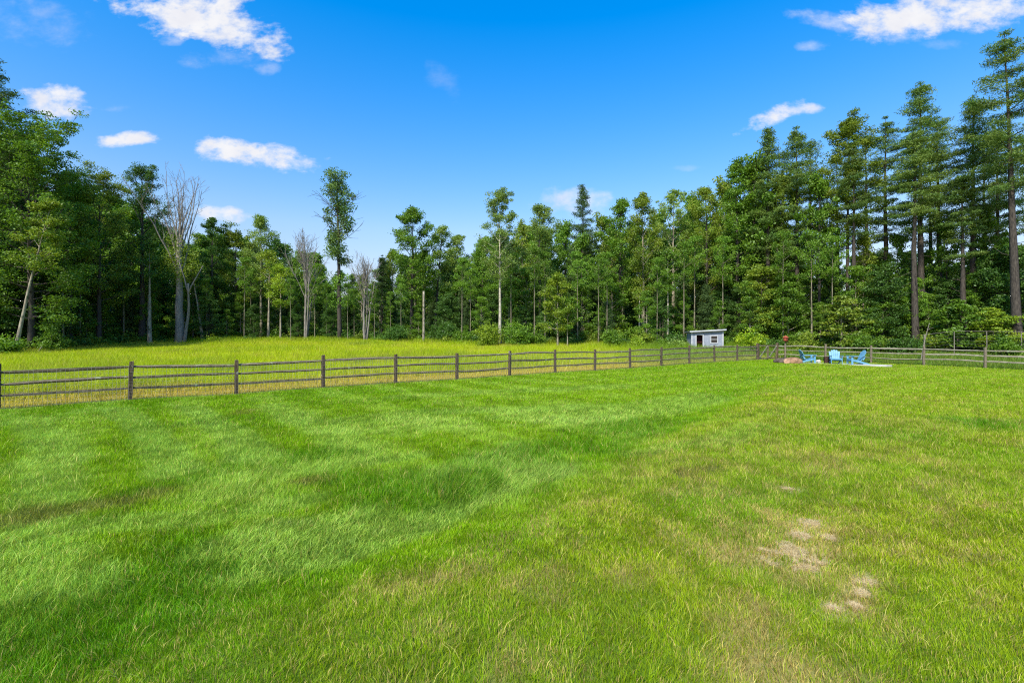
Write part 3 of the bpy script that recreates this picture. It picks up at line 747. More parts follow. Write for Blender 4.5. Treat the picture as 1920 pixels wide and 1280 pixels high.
# ------------------------------------------------------------------ trees
def unit(v): return v / (np.linalg.norm(v, axis=-1, keepdims=True) + 1e-9)
class Tree:
    def __init__(s, seed): s.r = rs(seed); s.t = MB(); s.cl = []           # clusters: (centre, sigma3, n, colour)
    def path(s, p, d, L, n=5, up=0.0, wig=.08):
        p = np.array(p, float); d = unit(np.array(d, float)); P = [p]
        for k in range(n - 1):
            d = unit(d + s.r.normal(0, wig, 3) + np.array([0, 0, up / n])); p = p + d * L / (n - 1); P.append(p)
        return np.array(P)
    def leaves(s, size, asp, ub, jit=.3, fold=0.0, droop=0.0, mb=None):
        """every cluster becomes a cloud of leaf-sized quads"""
        mb = mb or MB()
        if not s.cl: return mb
        cs = np.concatenate([np.tile(c, (n, 1)) for c, _, n, _ in s.cl]); sg = np.concatenate([np.tile(g_, (n, 1)) for _, g_, n, _ in s.cl])
        co = np.concatenate([np.tile(c, (n, 1)) for _, _, n, c in s.cl]); N = len(cs); r = s.r
        q = r.normal(0, 1, (N, 3)); q = q / np.linalg.norm(q, axis=1)[:, None] * (r.rand(N, 1) ** .45) * 1.7
        P = cs + q * sg
        nrm = unit(r.normal(0, 1, (N, 3)) + np.array([0, 0, ub]))
        u = unit(np.cross(nrm, r.normal(0, 1, (N, 3)))); u[:, 2] -= droop; u = unit(u); v = np.cross(nrm, u)
        L = size * (1 - jit + 2 * jit * r.rand(N, 1)); W = L * asp
        V = np.stack([P - u * L * .5, P + v * W * .5 - u * L * .06, P + u * L * .5, P - v * W * .5 - u * L * .06], 1)
        co = co * (.78 + .44 * r.rand(N, 1))
        mb.add(V.reshape(-1, 3), np.arange(N * 4).reshape(N, 4), np.repeat(co, 4, 0))
        return mb
    def cc(s, pal):
        a = s.r.rand(); i = s.r.randint(len(pal) - 1) if len(pal) > 2 else 0
        return pal[i] * (1 - a) + pal[i + 1] * a

PAL = dict(
    green=[lin(58, 98, 28), lin(84, 122, 36), lin(74, 112, 34)], dark=[lin(40, 74, 28), lin(58, 90, 36), lin(48, 82, 30)],
    yellow=[lin(104, 136, 36), lin(128, 152, 44), lin(88, 122, 34)], pale=[lin(92, 120, 64), lin(116, 142, 84), lin(80, 110, 50)],
    pine=[lin(54, 84, 40), lin(74, 98, 44), lin(60, 92, 46)], oak=[lin(46, 74, 38), lin(70, 96, 52), lin(52, 84, 42)],
    olive=[lin(88, 112, 36), lin(110, 126, 46), lin(70, 102, 30)], spruce=[lin(36, 60, 34), lin(54, 78, 44), lin(44, 68, 36)],
    bright=[lin(104, 142, 26), lin(130, 158, 36), lin(84, 126, 24)])
for _k in ('olive', 'yellow', 'pale'): PAL[_k] = [c * .6 + d * .4 for c, d in zip(PAL[_k], PAL['green'])]
PAL = {k: [c * np.array([1.6, 1.27, 1.05]) * (1.6 if k in ('dark', 'spruce', 'pine', 'oak') else 1.35) for c in v] for k, v in PAL.items()}

def broad(seed, H, Rw, hb=.3, nl=26, pal='green', ntot=14000, leaf=.155, cs=.5, el=(12, 68), prof=((0, .6), (.25, 1), (.55, .85), (.8, .52), (1, .14)), flat=.6,
          r0=None, lean=(0, 0), gap=.42, ub=.8, twigs=5, wig=.05, fork=0, asp=.62):
    T = Tree(seed); r = T.r; pal = PAL[pal]
    r0 = r0 or .011 * H + .03; lf = r.uniform(.78, 1.25); leaf *= lf; ntot = int(ntot * (1.45 if leaf < .2 else 1.0) / lf ** 1.5)
    n = 10; t = np.linspace(0, 1, n)
    off = np.cumsum(r.normal(0, wig * H / 40, (n, 2)), 0); off -= off[0]
    tr = np.stack([off[:, 0] + lean[0] * t ** 1.2, off[:, 1] + lean[1] * t ** 1.2, t * H * .95], 1); tr[0, 2] = -.3
    T.t.tube(tr, r0 * (1.25 - 1.18 * t ** .8) * np.where(t == 0, 1.25, 1), 8)
    def ontrunk(q): return np.array([np.interp(q, t, tr[:, k]) for k in range(3)])
    az = r.rand() * 6.28; px_, pv = zip(*prof)
    cl = []
    for i in range(nl):
        sft = (i + r.rand()) / nl; q = hb + (1 - hb) * sft * .98
        az += 2.4 + r.normal(0, .35)
        e = R(el[0] + (el[1] - el[0]) * sft ** 1.1 + r.normal(0, 7))
        L = Rw * np.interp(sft, px_, pv) * (1 - gap * r.rand()) / max(math.cos(e), .45)
        P = T.path(ontrunk(q), (math.cos(az) * math.cos(e), math.sin(az) * math.cos(e), math.sin(e)), L, 6, .25, .10)
        rb = max(.018, min(r0 * (1.1 - q) * .45, .016 * L + .015))
        T.t.tube(P, np.linspace(rb, .012, 6), 5, cap=False)
        for j in range(max(2, int(L / (cs * 1.5)))):
            a = .4 + .6 * (j + r.rand()) / max(2, int(L / (cs * 1.5)))
            cl.append(np.array([np.interp(a, np.linspace(0, 1, 6), P[:, k]) for k in range(3)]))
        for j in range(twigs):
            a = .35 + .6 * r.rand(); p0 = np.array([np.interp(a, np.linspace(0, 1, 6), P[:, k]) for k in range(3)])
            d = unit(P[-1] - P[0]); d = unit(d + r.normal(0, .65, 3) * (1, 1, .5)); tl = L * (.22 + .3 * r.rand()) * (1.15 - a)+.25
            Q = T.path(p0, d, tl, 4, .2, .12); T.t.tube(Q, np.linspace(.016, .007, 4), 4, cap=False)
            cl.append(Q[-1]); 
            if tl > 1: cl.append(Q[2])
    cl.append(tr[-1] + (0, 0, .025 * H)); cl.append(tr[-1] - (0, 0, .2)); cl.append(tr[-1] + (0, 0, .01 * H))
    m = max(6, int(ntot / len(cl)))
    for c in cl:
        if r.rand() < .10: continue
        k = .55 + .9 * r.rand(); k2 = cs * (.55 + .7 * r.rand()) * (1.08 - .42 * min(1, max(0, c[2] / H)))
        T.cl.append((c, np.array([k2, k2, k2 * flat]), max(4, int(m * k)), T.cc(pal)))
    return T, T.leaves(leaf, asp, ub)

def pine(seed, H, Rw, hb=.45, pal='pine', ntot=15000, step=.75, r0=None, prof=((0, .7), (.25, 1), (.6, .8), (1, .12)), droop=0.0, leaf=.28, stubs=14, gap=.45, per=5, flat=.20, lean=(0, 0), asp=.17, cs=.42):
    """tiers of near level limbs carrying flat plates of needle tufts"""
    T = Tree(seed); r = T.r; pal = PAL[pal]; r0 = r0 or .0105 * H + .04; ntot = int(ntot * 1.3)
    n = 12; t = np.linspace(0, 1, n); off = np.cumsum(r.normal(0, H / 900, (n, 2)), 0); off -= off[0]
    tr = np.stack([off[:, 0] + lean[0] * t, off[:, 1] + lean[1] * t, t * H * .985], 1); tr[0, 2] = -.3
    T.t.tube(tr, r0 * (1.12 - 1.06 * t) * np.where(t == 0, 1.2, 1), 8)
    def ontrunk(q): return np.array([np.interp(q, t, tr[:, k]) for k in range(3)])
    px_, pv = zip(*prof); cl = []
    z = hb * H
    while z < H * .985:
        sft = min(1.0, max(0.0, (z / H - hb) / (1 - hb))); az = r.rand() * 6.28
        m = max(3, int(per + r.randint(-1, 2)))
        for k in range(m):
            if r.rand() < .22: continue
            a = az + 2 * pi * k / m + r.normal(0, .25)
            L = Rw * np.interp(sft, px_, pv) * (1 - gap * r.rand())
            e = R(-6 + 46 * sft ** 1.5 + r.normal(0, 7)) - droop * (1 - sft)
            P = T.path(ontrunk(z / H + r.normal(0, .010)), (math.cos(a) * math.cos(e), math.sin(a) * math.cos(e), math.sin(e)), L, 6, .22 + droop * .3, .06)
            T.t.tube(P, np.linspace(max(.02, min(.05, .012 * L + .012)), .009, 6), 4, cap=False)
            nc = max(2, int(L / (cs * .95)))
            side = np.array([-math.sin(a), math.cos(a), 0])
            for j in range(nc):
                w = .22 + .78 * (j + r.rand()) / nc
                p0 = np.array([np.interp(w, np.linspace(0, 1, 6), P[:, q]) for q in range(3)])
                sp = L * .22 * (1.15 - w)
                cl.append((p0 + side * r.normal(0, 1) * sp, .7 + .5 * (1 - w)))
        z += step * (1.0 + .5 * r.rand()) * (1.15 - .55 * sft)
    cl.append((tr[-1] + (0, 0, .1), .5)); cl.append((tr[-1] - (0, 0, .5), .6))
    mm = max(5, int(ntot / len(cl)))
    for c, k in cl:
        k2 = cs * k * (.8 + .5 * r.rand())
        T.cl.append((c, np.array([k2, k2, k2 * flat * (1 + .6 * r.rand())]), max(4, int(mm * (.6 + .8 * r.rand()))), T.cc(pal)))
    for k in range(stubs):                                    # dead lower limbs
        q = (.08 + .9 * r.rand()) * hb; a = r.rand() * 6.28; L = .5 + 1.7 * r.rand(); e = R(r.normal(0, 15))
        P = T.path(ontrunk(q), (math.cos(a), math.sin(a), math.sin(e)), L, 4, -.1, .12); T.t.tube(P, np.linspace(.026, .008, 4), 4, cap=False)
    return T, T.leaves(leaf, asp, .9)

def vase(seed, H, r0, hs=.5, hspread=.12, nm=10, el=(62, 86), tw=9, tl=2.2, rmin=.015, lean=0.0):
    """straight trunk opening into many steep, finely twigged leafless limbs"""
    T = Tree(seed); r = T.r; T.tips = []
    n = 9; t = np.linspace(0, 1, n); off = np.cumsum(r.normal(0, .05, (n, 2)), 0); off -= off[0]
    tr = np.stack([off[:, 0] + lean * t, off[:, 1], t * H * (hs + .1)], 1); tr[0, 2] = -.3
    T.t.tube(tr, r0 * (1.15 - .62 * t) * np.where(t == 0, 1.25, 1), 8)
    az = r.rand() * 6
    for i in range(nm):
        az += 2.4 + r.normal(0, .3); q = min(1.0, (hs - hspread + (hspread + .1) * (i + 1) / nm) / (hs + .1)); p0 = np.array([np.interp(q, t, tr[:, k]) for k in range(3)])
        e = R(el[0] + (el[1] - el[0]) * (i + r.rand()) / nm)
        L = (H - p0[2]) / math.sin(e) * (.72 + .30 * r.rand()); d = np.array([math.cos(az) * math.cos(e), math.sin(az) * math.cos(e), math.sin(e)])
        P = T.path(p0, d, L, 8, .25, .07); rb = r0 * .27 * (.7 + .5 * r.rand())
        T.t.tube(P, rb + (rmin - rb) * np.linspace(0, 1, 8) ** .8, 6, cap=False)
        for j in range(tw):
            w = .22 + .75 * (j + r.rand()) / tw; b = np.array([np.interp(w, np.linspace(0, 1, 8), P[:, k]) for k in range(3)])
            dd = unit(unit(P[-1] - P[0]) + r.normal(0, .42, 3) * (1, 1, .3)); l2 = tl * (1.2 - .7 * w) * (.6 + .7 * r.rand())
            Q = T.path(b, dd, l2, 5, .35, .10); T.t.tube(Q, np.linspace(max(.028 * (1.2 - w), rmin), rmin * .8, 5), 4, cap=False); T.tips.append(Q[-1])
            for m in range(3):
                S = T.path(Q[1 + m], unit(Q[-1] - Q[0]) + r.normal(0, .45, 3), l2 * (.3 + .3 * r.rand()), 3, .3, .1); T.t.tube(S, [rmin * .9, rmin * .8, rmin * .6], 3, cap=False)
    return T

def bush(seed, H, Rw, pal='green', ntot=3500, leaf=.16, stems=9, cs=.3, flat=.7, asp=.55):
    T = Tree(seed); r = T.r; pl = PAL[pal]
    for i in range(stems):
        a = r.rand() * 6.28; o = r.rand() ** .5
        d = (math.cos(a) * o * Rw / H * 1.0, math.sin(a) * o * Rw / H * 1.0, 1)
        P = T.path((math.cos(a) * o * .2 * Rw, math.sin(a) * o * .2 * Rw, -.05), d, H * (.95 - .35 * o) * (.75 + .3 * r.rand()), 6, .0, .12)
        T.t.tube(P, np.linspace(.018 + .006 * H, .007, 6), 5, cap=False)
        for j in range(5):
            w = .25 + .75 * r.rand(); p0 = np.array([np.interp(w, np.linspace(0, 1, 6), P[:, k]) for k in range(3)])
            c = p0 + r.normal(0, .16, 3) * Rw * (1.1 - w * .5); c[2] = max(c[2], .12)
            T.cl.append((c, np.array([cs, cs, cs * flat]) * (.7 + .6 * r.rand()), max(4, int(ntot / stems / 5 * (.6 + .8 * r.rand()))), T.cc(pl)))
    return T, T.leaves(leaf, asp, .8)

def plant_tree(name, cat, label, p, T, crown, bark, leafm, group=None, rz=0.0, stem='trunk'):
    root = empty(name, (p[0], p[1], gz(*p) - .02), rz, label=label, cat=cat, group=group)
    T.t.build(stem, M[bark], root, smooth=True)
    if crown is not None and crown.n: crown.build('crown', M[leafm], root)
    return root
def copy_tree(src, p, rz, sc, label=None, sz=None):
    r = src.copy(); COL.objects.link(r)
    r.location = (p[0], p[1], gz(*p) - .02); r.rotation_euler = (0, 0, rz); r.scale = (sc, sc, sc * (sz or 1))
    if label: r['label'] = label
    for ch in src.children:
        c = ch.copy(); COL.objects.link(c); c.parent = r
    return r
def tall(x, Z, top): return EYE + (CY - top) / F * Z - gz(*px(x, Z))
def wid(w, Z): return w / F * Z

def B(name, label, x, Z, top, w, seed, bark='bark', **k):
    T, c = broad(seed, tall(x, Z, top), wid(w, Z), **k)
    return plant_tree(name, 'tree', label, px(x, Z), T, c, bark, 'leaf')
def Pn(name, label, x, Z, top, w, seed, bark='bark', **k):
    T, c = pine(seed, tall(x, Z, top), wid(w, Z), **k)
    return plant_tree(name, 'tree', label, px(x, Z), T, c, bark, 'needle')

# --- wood's edge, left to right
Pn('white_pine', 'towering dark pine cut by the left frame edge with tiered drooping limbs', -36, 40, 96, 126, 101, hb=.28, ntot=34000, prof=((0, .5), (.3, .9), (.5, 1), (.75, .6), (1, .12)), per=6, step=.95, pal='spruce', flat=.15, gap=.35, cs=.46)
B('maple_tree', 'broad full green maple beside the towering left pine', 58, 40, 262, 112, 102, hb=.16, nl=60, ntot=36000, pal='green', flat=.35, el=(2, 62), cs=.62, gap=.25, prof=((0, .7), (.4, 1), (.7, .9), (.9, .6), (1, .3)))
B('birch_tree', 'white trunked birch leaning right at the left end of the wood', 27, 37.2, 372, 44, 103, bark='pale_bark', hb=.55, nl=18, ntot=5200, pal='olive', lean=(2.4, .3), r0=.13, wig=.07, cs=.4)
B('maple_tree', 'yellowish green rounded maple between the broad maple and dark oak', 186, 48, 336, 70, 104, hb=.26, nl=44, ntot=20000, pal='olive', cs=.58, flat=.45, prof=((0, .7), (.4, 1), (.7, .9), (.9, .6), (1, .3)))
B('maple_tree', 'slender open maple with a crooked trunk behind the rounded yellowish maple', 132, 46, 318, 58, 105, hb=.36, nl=36, ntot=14000, pal='green', r0=.20, wig=.16, gap=.3)
B('oak_tree', 'dark clumpy topped oak left of the large bare tree', 266, 52, 312, 66, 106, hb=.28, nl=42, ntot=18000, pal='dark', cs=.48, gap=.4, bark='bark', r0=.3)
B('birch_tree', 'slim pale trunk tree standing in front of the dark oak', 281, 50.5, 455, 22, 107, bark='pale_bark', hb=.7, nl=8, ntot=1800, pal='dark', r0=.2)
def dead_big():
    Z = 52; H = tall(340, Z, 322)
    T = vase(7, H, .40, hs=.50, hspread=.14, nm=13, el=(71, 89), tw=9, tl=2.3, rmin=.014)
    T2 = Tree(71); P = T2.path((.5, -.1, -.2), (.22, 0, 1), 7.0, 7, .3, .07); T.t.tube(P, np.linspace(.19, .08, 7), 7); 
    for s_ in (-1, 1):
        Q = T2.path(P[-2], (s_ * .3, 0, 1), 3.4, 5, .3, .1); T.t.tube(Q, np.linspace(.09, .03, 5), 5)
    for p in T.tips:
        if p[2] < H * .60 and T.r.rand() < .9: T.cl.append((p, np.array([.4, .4, .35]), 50, T.cc(PAL['olive'])))
    for k in range(44):
        a = T.r.rand() * 6.28; q = np.array([math.cos(a) * 2.3 * T.r.rand(), math.sin(a) * 1.6 * T.r.rand(), H * (.36 + .26 * T.r.rand())]); T.cl.append((q, np.array([.5, .5, .4]), 90, T.cc(PAL['olive'])))
    plant_tree('dead_tree', 'tree', 'large bare grey tree with thick forked trunk and leafless top', px(337, Z), T, T.leaves(.17, .55, .5), 'dead_wood', 'leaf')
dead_big()
B('maple_tree', 'small dark leafy topped maple just right of the large bare tree', 398, 57, 404, 34, 109, hb=.4, nl=20, ntot=7500, pal='dark', cs=.42, gap=.45)
B('birch_tree', 'thin pale leaning trunk tree right of the large bare tree', 380, 54, 470, 24, 110, bark='pale_bark', hb=.62, nl=10, ntot=2500, pal='olive', lean=(-1.6, 0), r0=.15)
B('maple_tree', 'low rounded olive maple between the bare tree and twin ash', 442, 59, 436, 50, 111, hb=.22, nl=30, ntot=14000, pal='olive')
B('ash_tree', 'narrow upright ash with a feathery pointed top', 490, 58, 404, 34, 112, bark='pale_bark', hb=.36, nl=26, ntot=9000, pal='pale', el=(40, 76), r0=.17)
B('ash_tree', 'thin pale trunk beside the narrow upright ash', 503, 56.5, 470, 26, 113, bark='pale_bark', hb=.6, nl=12, ntot=3000, pal='olive', r0=.15)
B('birch_tree', 'straight pale birch between the upright ash and grey broom tree', 526, 56, 500, 26, 114, bark='pale_bark', hb=.5, nl=14, ntot=4000, pal='yellow', r0=.12)
def broom(label, x, Z, top, seed, stems, spread, n=16):
    H = tall(x, Z, top); T = vase(seed, H, .15, hs=.58, hspread=.24, nm=14, el=(64, 88), tw=9, tl=1.9, rmin=.013)
    for i in range(stems):
        a = T.r.rand() * 6.28; P = T.path((math.cos(a) * .25, math.sin(a) * .25, -.2), (math.cos(a) * .10, math.sin(a) * .10, 1), H * (.62 + .2 * T.r.rand()), 7, .05, .03); T.t.tube(P, np.linspace(.11, .03, 7), 6)
        for j in range(14):
            Q = T.path(P[3 + j % 4], (T.r.normal(0, .5), T.r.normal(0, .5), 1), 1.2 + 1.6 * T.r.rand(), 5, .2, .1); T.t.tube(Q, np.linspace(.026, .014, 5), 4, cap=False); T.tips.append(Q[-1])
    for p in T.tips:
        if p[2] < H * .74 and T.r.rand() < .6: T.cl.append((p, np.array([.35, .35, .3]), n, T.cc(PAL['olive'])))
    plant_tree('dead_tree', 'tree', label, px(x, Z), T, T.leaves(.16, .55, .5), 'dead_wood', 'leaf')
broom('bare grey tree with a broom shaped leafless top left of the leafy column', 572, 56, 442, 21, 3, .30)
def column_oak():
    x, Z = 637, 56; H = tall(x, Z, 318); T = Tree(31); r = T.r
    n = 12; t = np.linspace(0, 1, n); off = np.cumsum(r.normal(0, .07, (n, 2)), 0); off -= off[0]
    tr = np.stack([off[:, 0], off[:, 1], t * H * .97], 1); tr[0, 2] = -.3; T.t.tube(tr, .25 * (1.15 - .95 * t), 8)
    wp, wv = (.40, .50, .58, .68, .80, .90, 1.0), (1.0, 1.2, 1.3, 1.6, 2.0, 1.5, .8)
    for i in range(46):
        q =   .46 + .54 * (i + r.rand()) / 46; a = r.rand() * 6.28; L = np.interp(q, wp, wv) * (.25 + .85 * r.rand() ** .7)
        p0 = np.array([np.interp(q, t, tr[:, k]) for k in range(3)]); P = T.path(p0, (math.cos(a), math.sin(a), .5), L, 5, .2, .12)
        T.t.tube(P, np.linspace(.04, .012, 5), 5, cap=False)
        T.cl.append((P[-1], np.array([.50, .50, .40]) * (.7 + .6 * r.rand()), int(150 * (.5 + r.rand())), T.cc(PAL['oak'])))
        if L > .9: T.cl.append((P[2], np.array([.4, .4, .35]), 60, T.cc(PAL['oak'])))
    for i in range(20):                                       # bare twigs fanning out of the crown
        q = .55 + .24 * r.rand(); a = r.rand() * 6.28; p0 = np.array([np.interp(q, t, tr[:, k]) for k in range(3)])
        P = T.path(p0, (math.cos(a), math.sin(a), .75), 2.2 + 1.7 * r.rand(), 7, .25, .10); T.t.tube(P, np.linspace(.034, .014, 7), 5, cap=False)
        for j in range(4):
            Q = T.path(P[2 + j], unit(P[-1] - P[0]) + r.normal(0, .5, 3), .8 + .9 * r.rand(), 4, .3, .1); T.t.tube(Q, np.linspace(.016, .010, 4), 4, cap=False)
    for i in range(10):
        a = r.rand() * 6.28; T.cl.append((np.array([math.cos(a) * 1.1 * r.rand(), math.sin(a) * r.rand(), H * (.18 + .22 * r.rand())]), np.array([.6, .6, .35]), 70, T.cc(PAL['green'])))
    plant_tree('oak_tree', 'tree', 'tall thin tree with a dark leafy column and bare side twigs', px(x, Z), T, T.leaves(.21, .6, .6), 'bark', 'leaf')
column_oak()
broom('small grey fan shaped tree with bare top right of the leafy column', 684, 56, 484, 24, 2, .34, 26)
Pn('spruce_tree', 'small pointed spruce behind the grey fan shaped tree', 716, 60, 478, 26, 117, hb=.12, ntot=6000, pal='spruce', step=.55, prof=((0, 1), (1, .08)), droop=.2, stubs=0, cs=.3)
B('maple_tree', 'tall clumpy maple standing alone over the middle of the field edge', 772, 58, 396, 58, 118, hb=.36, nl=36, ntot=18000, pal='green', gap=.35, cs=.52, r0=.26)
B('maple_tree', 'tilted side maple leaning right out of the tall clumpy maple', 815, 60, 425, 32, 119, hb=.45, nl=18, ntot=6500, pal='pale', lean=(.8, 0))
def snag():
    T = Tree(61); H = tall(794, 54, 545); P = T.path((0, 0, -.2), (.01, 0, 1), H + .2, 7, 0, .012); T.t.tube(P, np.linspace(.15, .11, 7), 8)
    plant_tree('dead_tree', 'tree', 'short pale branchless snag at the middle of the field edge', px(794, 54), T, None, 'pale_bark', 'leaf')
snag()
B('maple_tree', 'lower pale green maple in the dip right of the clumpy maple', 856, 62, 444, 46, 120, hb=.25, nl=30, ntot=12000, pal='pale', gap=.4)
B('maple_tree', 'dark green maple tucked left below the airy poplar', 905, 56, 452, 36, 121, hb=.22, nl=26, ntot=11000, pal='green')
B('poplar_tree', 'airy grey green poplar with a straight pale trunk', 938, 50, 356, 48, 122, bark='white_bark', hb=.40, nl=30, ntot=8500, leaf=.17, pal='pale', cs=.42, el=(25, 72), r0=.16, gap=.35, twigs=5)
B('maple_tree', 'grey green maple right of the airy poplar', 1012, 56, 384, 48, 123, hb=.32, nl=30, ntot=11500, pal='pale', gap=.35)
B('young_maple', 'light green young maple standing forward of the dark gap', 1046, 46.5, 520, 40, 124, bark='pale_bark', hb=.22, nl=26, ntot=6500, pal='yellow', leaf=.17, cs=.36, r0=.09)
B('young_maple', 'thin sapling with pale stem right of the light green young maple', 1064, 46, 560, 22, 125, bark='pale_bark', hb=.35, nl=14, ntot=2200, pal='green', leaf=.16, cs=.3, r0=.06)
Pn('spruce_tree', 'dark spire topped spruce rising over the middle wood', 1092, 57, 344, 44, 126, hb=.30, ntot=14000, pal='spruce', step=.6, prof=((0, 1), (.5, .75), (1, .08)), droop=.15, stubs=6, per=6, cs=.36, flat=.3)
B('birch_tree', 'slim speckled trunk in front of the spire topped spruce', 1102, 52, 500, 20, 127, bark='pale_bark', hb=.7, nl=8, ntot=1600, pal='green', r0=.14)
B('maple_tree', 'full dark green maple right of the spire topped spruce', 1163, 55, 372, 52, 128, hb=.26, nl=36, ntot=17000, pal='green')
B('maple_tree', 'tall yellowish maple with two pale lower trunks before the shed', 1206, 53, 362, 44, 129, hb=.30, nl=32, ntot=14000, pal='olive', bark='pale_bark', r0=.19)
B('birch_tree', 'pale broken stem beside the tall yellowish maple', 1199, 50, 545, 10, 130, bark='white_bark', hb=.8, nl=5, ntot=500, pal='olive', r0=.14)
B('poplar_tree', 'airy open topped poplar left above the shed', 1262, 56, 354, 44, 131, bark='pale_bark', hb=.44, nl=26, ntot=6500, leaf=.17, pal='pale', cs=.42, el=(25, 70), gap=.4)
B('birch_tree', 'thin pale straight trunk left of the shed', 1252, 48.5, 470, 24, 132, bark='white_bark', hb=.6, nl=12, ntot=2600, pal='green', r0=.11)
B('maple_tree', 'broad yellow green maple directly behind the shed', 1325, 53, 350, 58, 133, hb=.14, nl=40, ntot=20000, pal='olive', cs=.55)
B('maple_tree', 'tall narrow maple behind the yellow sapling bush', 1383, 51, 292, 44, 134, hb=.28, nl=36, ntot=16000, pal='green')
Pn('white_pine', 'dark pine with a pointed crown, left one of a close pair', 1440, 50, 238, 48, 135, hb=.36, ntot=13000, cs=.42, flat=.30, asp=.22, gap=.55)
Pn('white_pine', 'dark pine with a pointed crown, right one of a close pair', 1494, 49, 236, 52, 136, hb=.40, ntot=13000, cs=.42, flat=.30, asp=.22, gap=.55)
B('maple_tree', 'bushy green maple filling the edge left of the patio', 1428, 47.5, 500, 52, 137, hb=.08, nl=34, ntot=14000, pal='olive', flat=.4, el=(0, 60))
B('maple_tree', 'light speckled maple behind the boulders', 1478, 46, 520, 44, 138, hb=.10, nl=30, ntot=11000, pal='green', flat=.4, el=(0, 60), bark='pale_bark')
B('maple_tree', 'tall olive crowned tree over twin dark stems behind the chairs', 1588, 46.5, 216, 54, 139, hb=.50, nl=36, ntot=18000, pal='olive', el=(15, 74), cs=.5, r0=.2)
Pn('white_pine', 'dark bare stemmed pine just right of the tall olive crowned tree', 1601, 45, 270, 40, 140, hb=.58, ntot=6500)
B('young_maple', 'bright green layered young maple with a pale stem behind the chairs', 1577, 42.5, 556, 44, 141, bark='pale_bark', hb=.18, nl=26, ntot=7500, pal='olive', flat=.25, el=(-4, 40), leaf=.18, cs=.42, r0=.1)
B('maple_tree', 'dense round maple in the low gap right of the olive crowned tree', 1640, 48, 490, 54, 142, hb=.12, nl=36, ntot=15000, pal='green')
Pn('white_pine', 'sparse pine with level limbs against the sky gap', 1662, 46, 216, 58, 143, hb=.42, ntot=9500, step=1.0)
Pn('white_pine', 'huge full crowned pine left of the tall frame edge pine', 1728, 44, 150, 74, 144, hb=.44, ntot=19000, per=6, cs=.44, flat=.26, gap=.55)
Pn('white_pine', 'pine with a thick forked base and dead side limbs at its foot', 1716, 41.5, 236, 50, 145, hb=.56, ntot=9000, r0=.27, stubs=18)
Pn('white_pine', 'slim pine whose bare dark stem shows between larger pines', 1762, 45, 215, 42, 146, hb=.55, ntot=7500)
Pn('white_pine', 'full dark pine crowding the tall frame edge pine', 1822, 42, 178, 66, 147, hb=.42, ntot=15000, per=6, cs=.43, flat=.26, gap=.55)
Pn('white_pine', 'shaggy mossy trunked pine behind the low garden fence', 1806, 40.5, 330, 44, 148, hb=.55, ntot=7000, r0=.24)
Pn('white_pine', 'tallest pine at the right frame edge with long grey trunk', 1909, 37, 56, 84, 149, hb=.54, ntot=17000, step=1.0, r0=.30, lean=(-1.0, 0), cs=.5, flat=.26)
Pn('white_pine', 'pine half out of the frame at far right', 1975, 39, 150, 80, 150, hb=.40, ntot=16000, cs=.5, flat=.28)
Pn('white_pine', 'slim dark pine standing deeper between the two right edge pines', 1868, 44, 240, 44, 151, hb=.46, ntot=8000)
B('maple_tree', 'low green maple under the shaggy pine', 1795, 39, 572, 42, 152, hb=.12, nl=22, ntot=6000, pal='green', flat=.35, el=(0, 55), leaf=.18, cs=.4)
B('maple_tree', 'bright green low maple left of the tallest pine trunk', 1862, 37.5, 588, 36, 153, hb=.12, nl=20, ntot=5000, pal='yellow', flat=.3, el=(0, 50), leaf=.17, cs=.38)
B('maple_tree', 'dense dark understorey maple between chairs and the forked pine', 1668, 43.5, 560, 60, 154, hb=.06, nl=32, ntot=12000, pal='green', flat=.4, el=(0, 55))

# --- deeper rows: a few kinds, copied
def proto(seed, kind, **k):
    if kind == 'pine': T, c = pine(seed, **k); m = 'needle'
    else: T, c = broad(seed, **k); m = 'leaf'
    return T, c, m
deep = []
for name, lab, grp, seed, kind, bark, k in (
    ('maple_tree', 'leafy understorey tree in the dim wood behind the edge trees', 'understorey trees inside the wood', 201, 'b', 'bark', dict(H=10, Rw=3.4, hb=.06, nl=36, ntot=11000, pal='dark', flat=.4, el=(0, 60), cs=.6, leaf=.24)),
    ('maple_tree', 'leafy understorey tree in the dim wood behind the edge trees', 'understorey trees inside the wood', 202, 'b', 'pale_bark', dict(H=12, Rw=3.2, hb=.08, nl=38, ntot=11000, pal='green', flat=.4, el=(0, 64), cs=.6, leaf=.24)),
    ('hemlock_tree', 'dark conical hemlock in the dim wood behind the edge trees', 'hemlocks inside the wood', 203, 'pine', 'bark', dict(H=12, Rw=3.0, hb=.03, ntot=12000, pal='spruce', step=.6, prof=((0, 1), (.6, .6), (1, .08)), droop=.25, stubs=0, per=6, cs=.5, flat=.4, asp=.3)),
    ('maple_tree', 'tall slim trunked tree standing inside the wood', 'tall trees inside the wood', 204, 'b', 'bark', dict(H=17, Rw=3.4, hb=.40, nl=32, ntot=11000, pal='green', cs=.6, leaf=.24)),
    ('ash_tree', 'tall pale trunked tree standing inside the wood', 'tall pale trees inside the wood', 205, 'b', 'pale_bark', dict(H=16, Rw=3.0, hb=.42, nl=28, ntot=9000, pal='olive', cs=.55, leaf=.22, el=(25, 72))),
    ('white_pine', 'tall bare stemmed pine standing inside the wood', 'pines inside the wood', 206, 'pine', 'bark', dict(H=20, Rw=3.2, hb=.52, ntot=6500, cs=.46, flat=.28, step=1.0))):
    T, c, m = proto(seed, kind, **k); deep.append([name, lab, grp, T, c, bark, m, k['H'], None])
rng = rs(77)
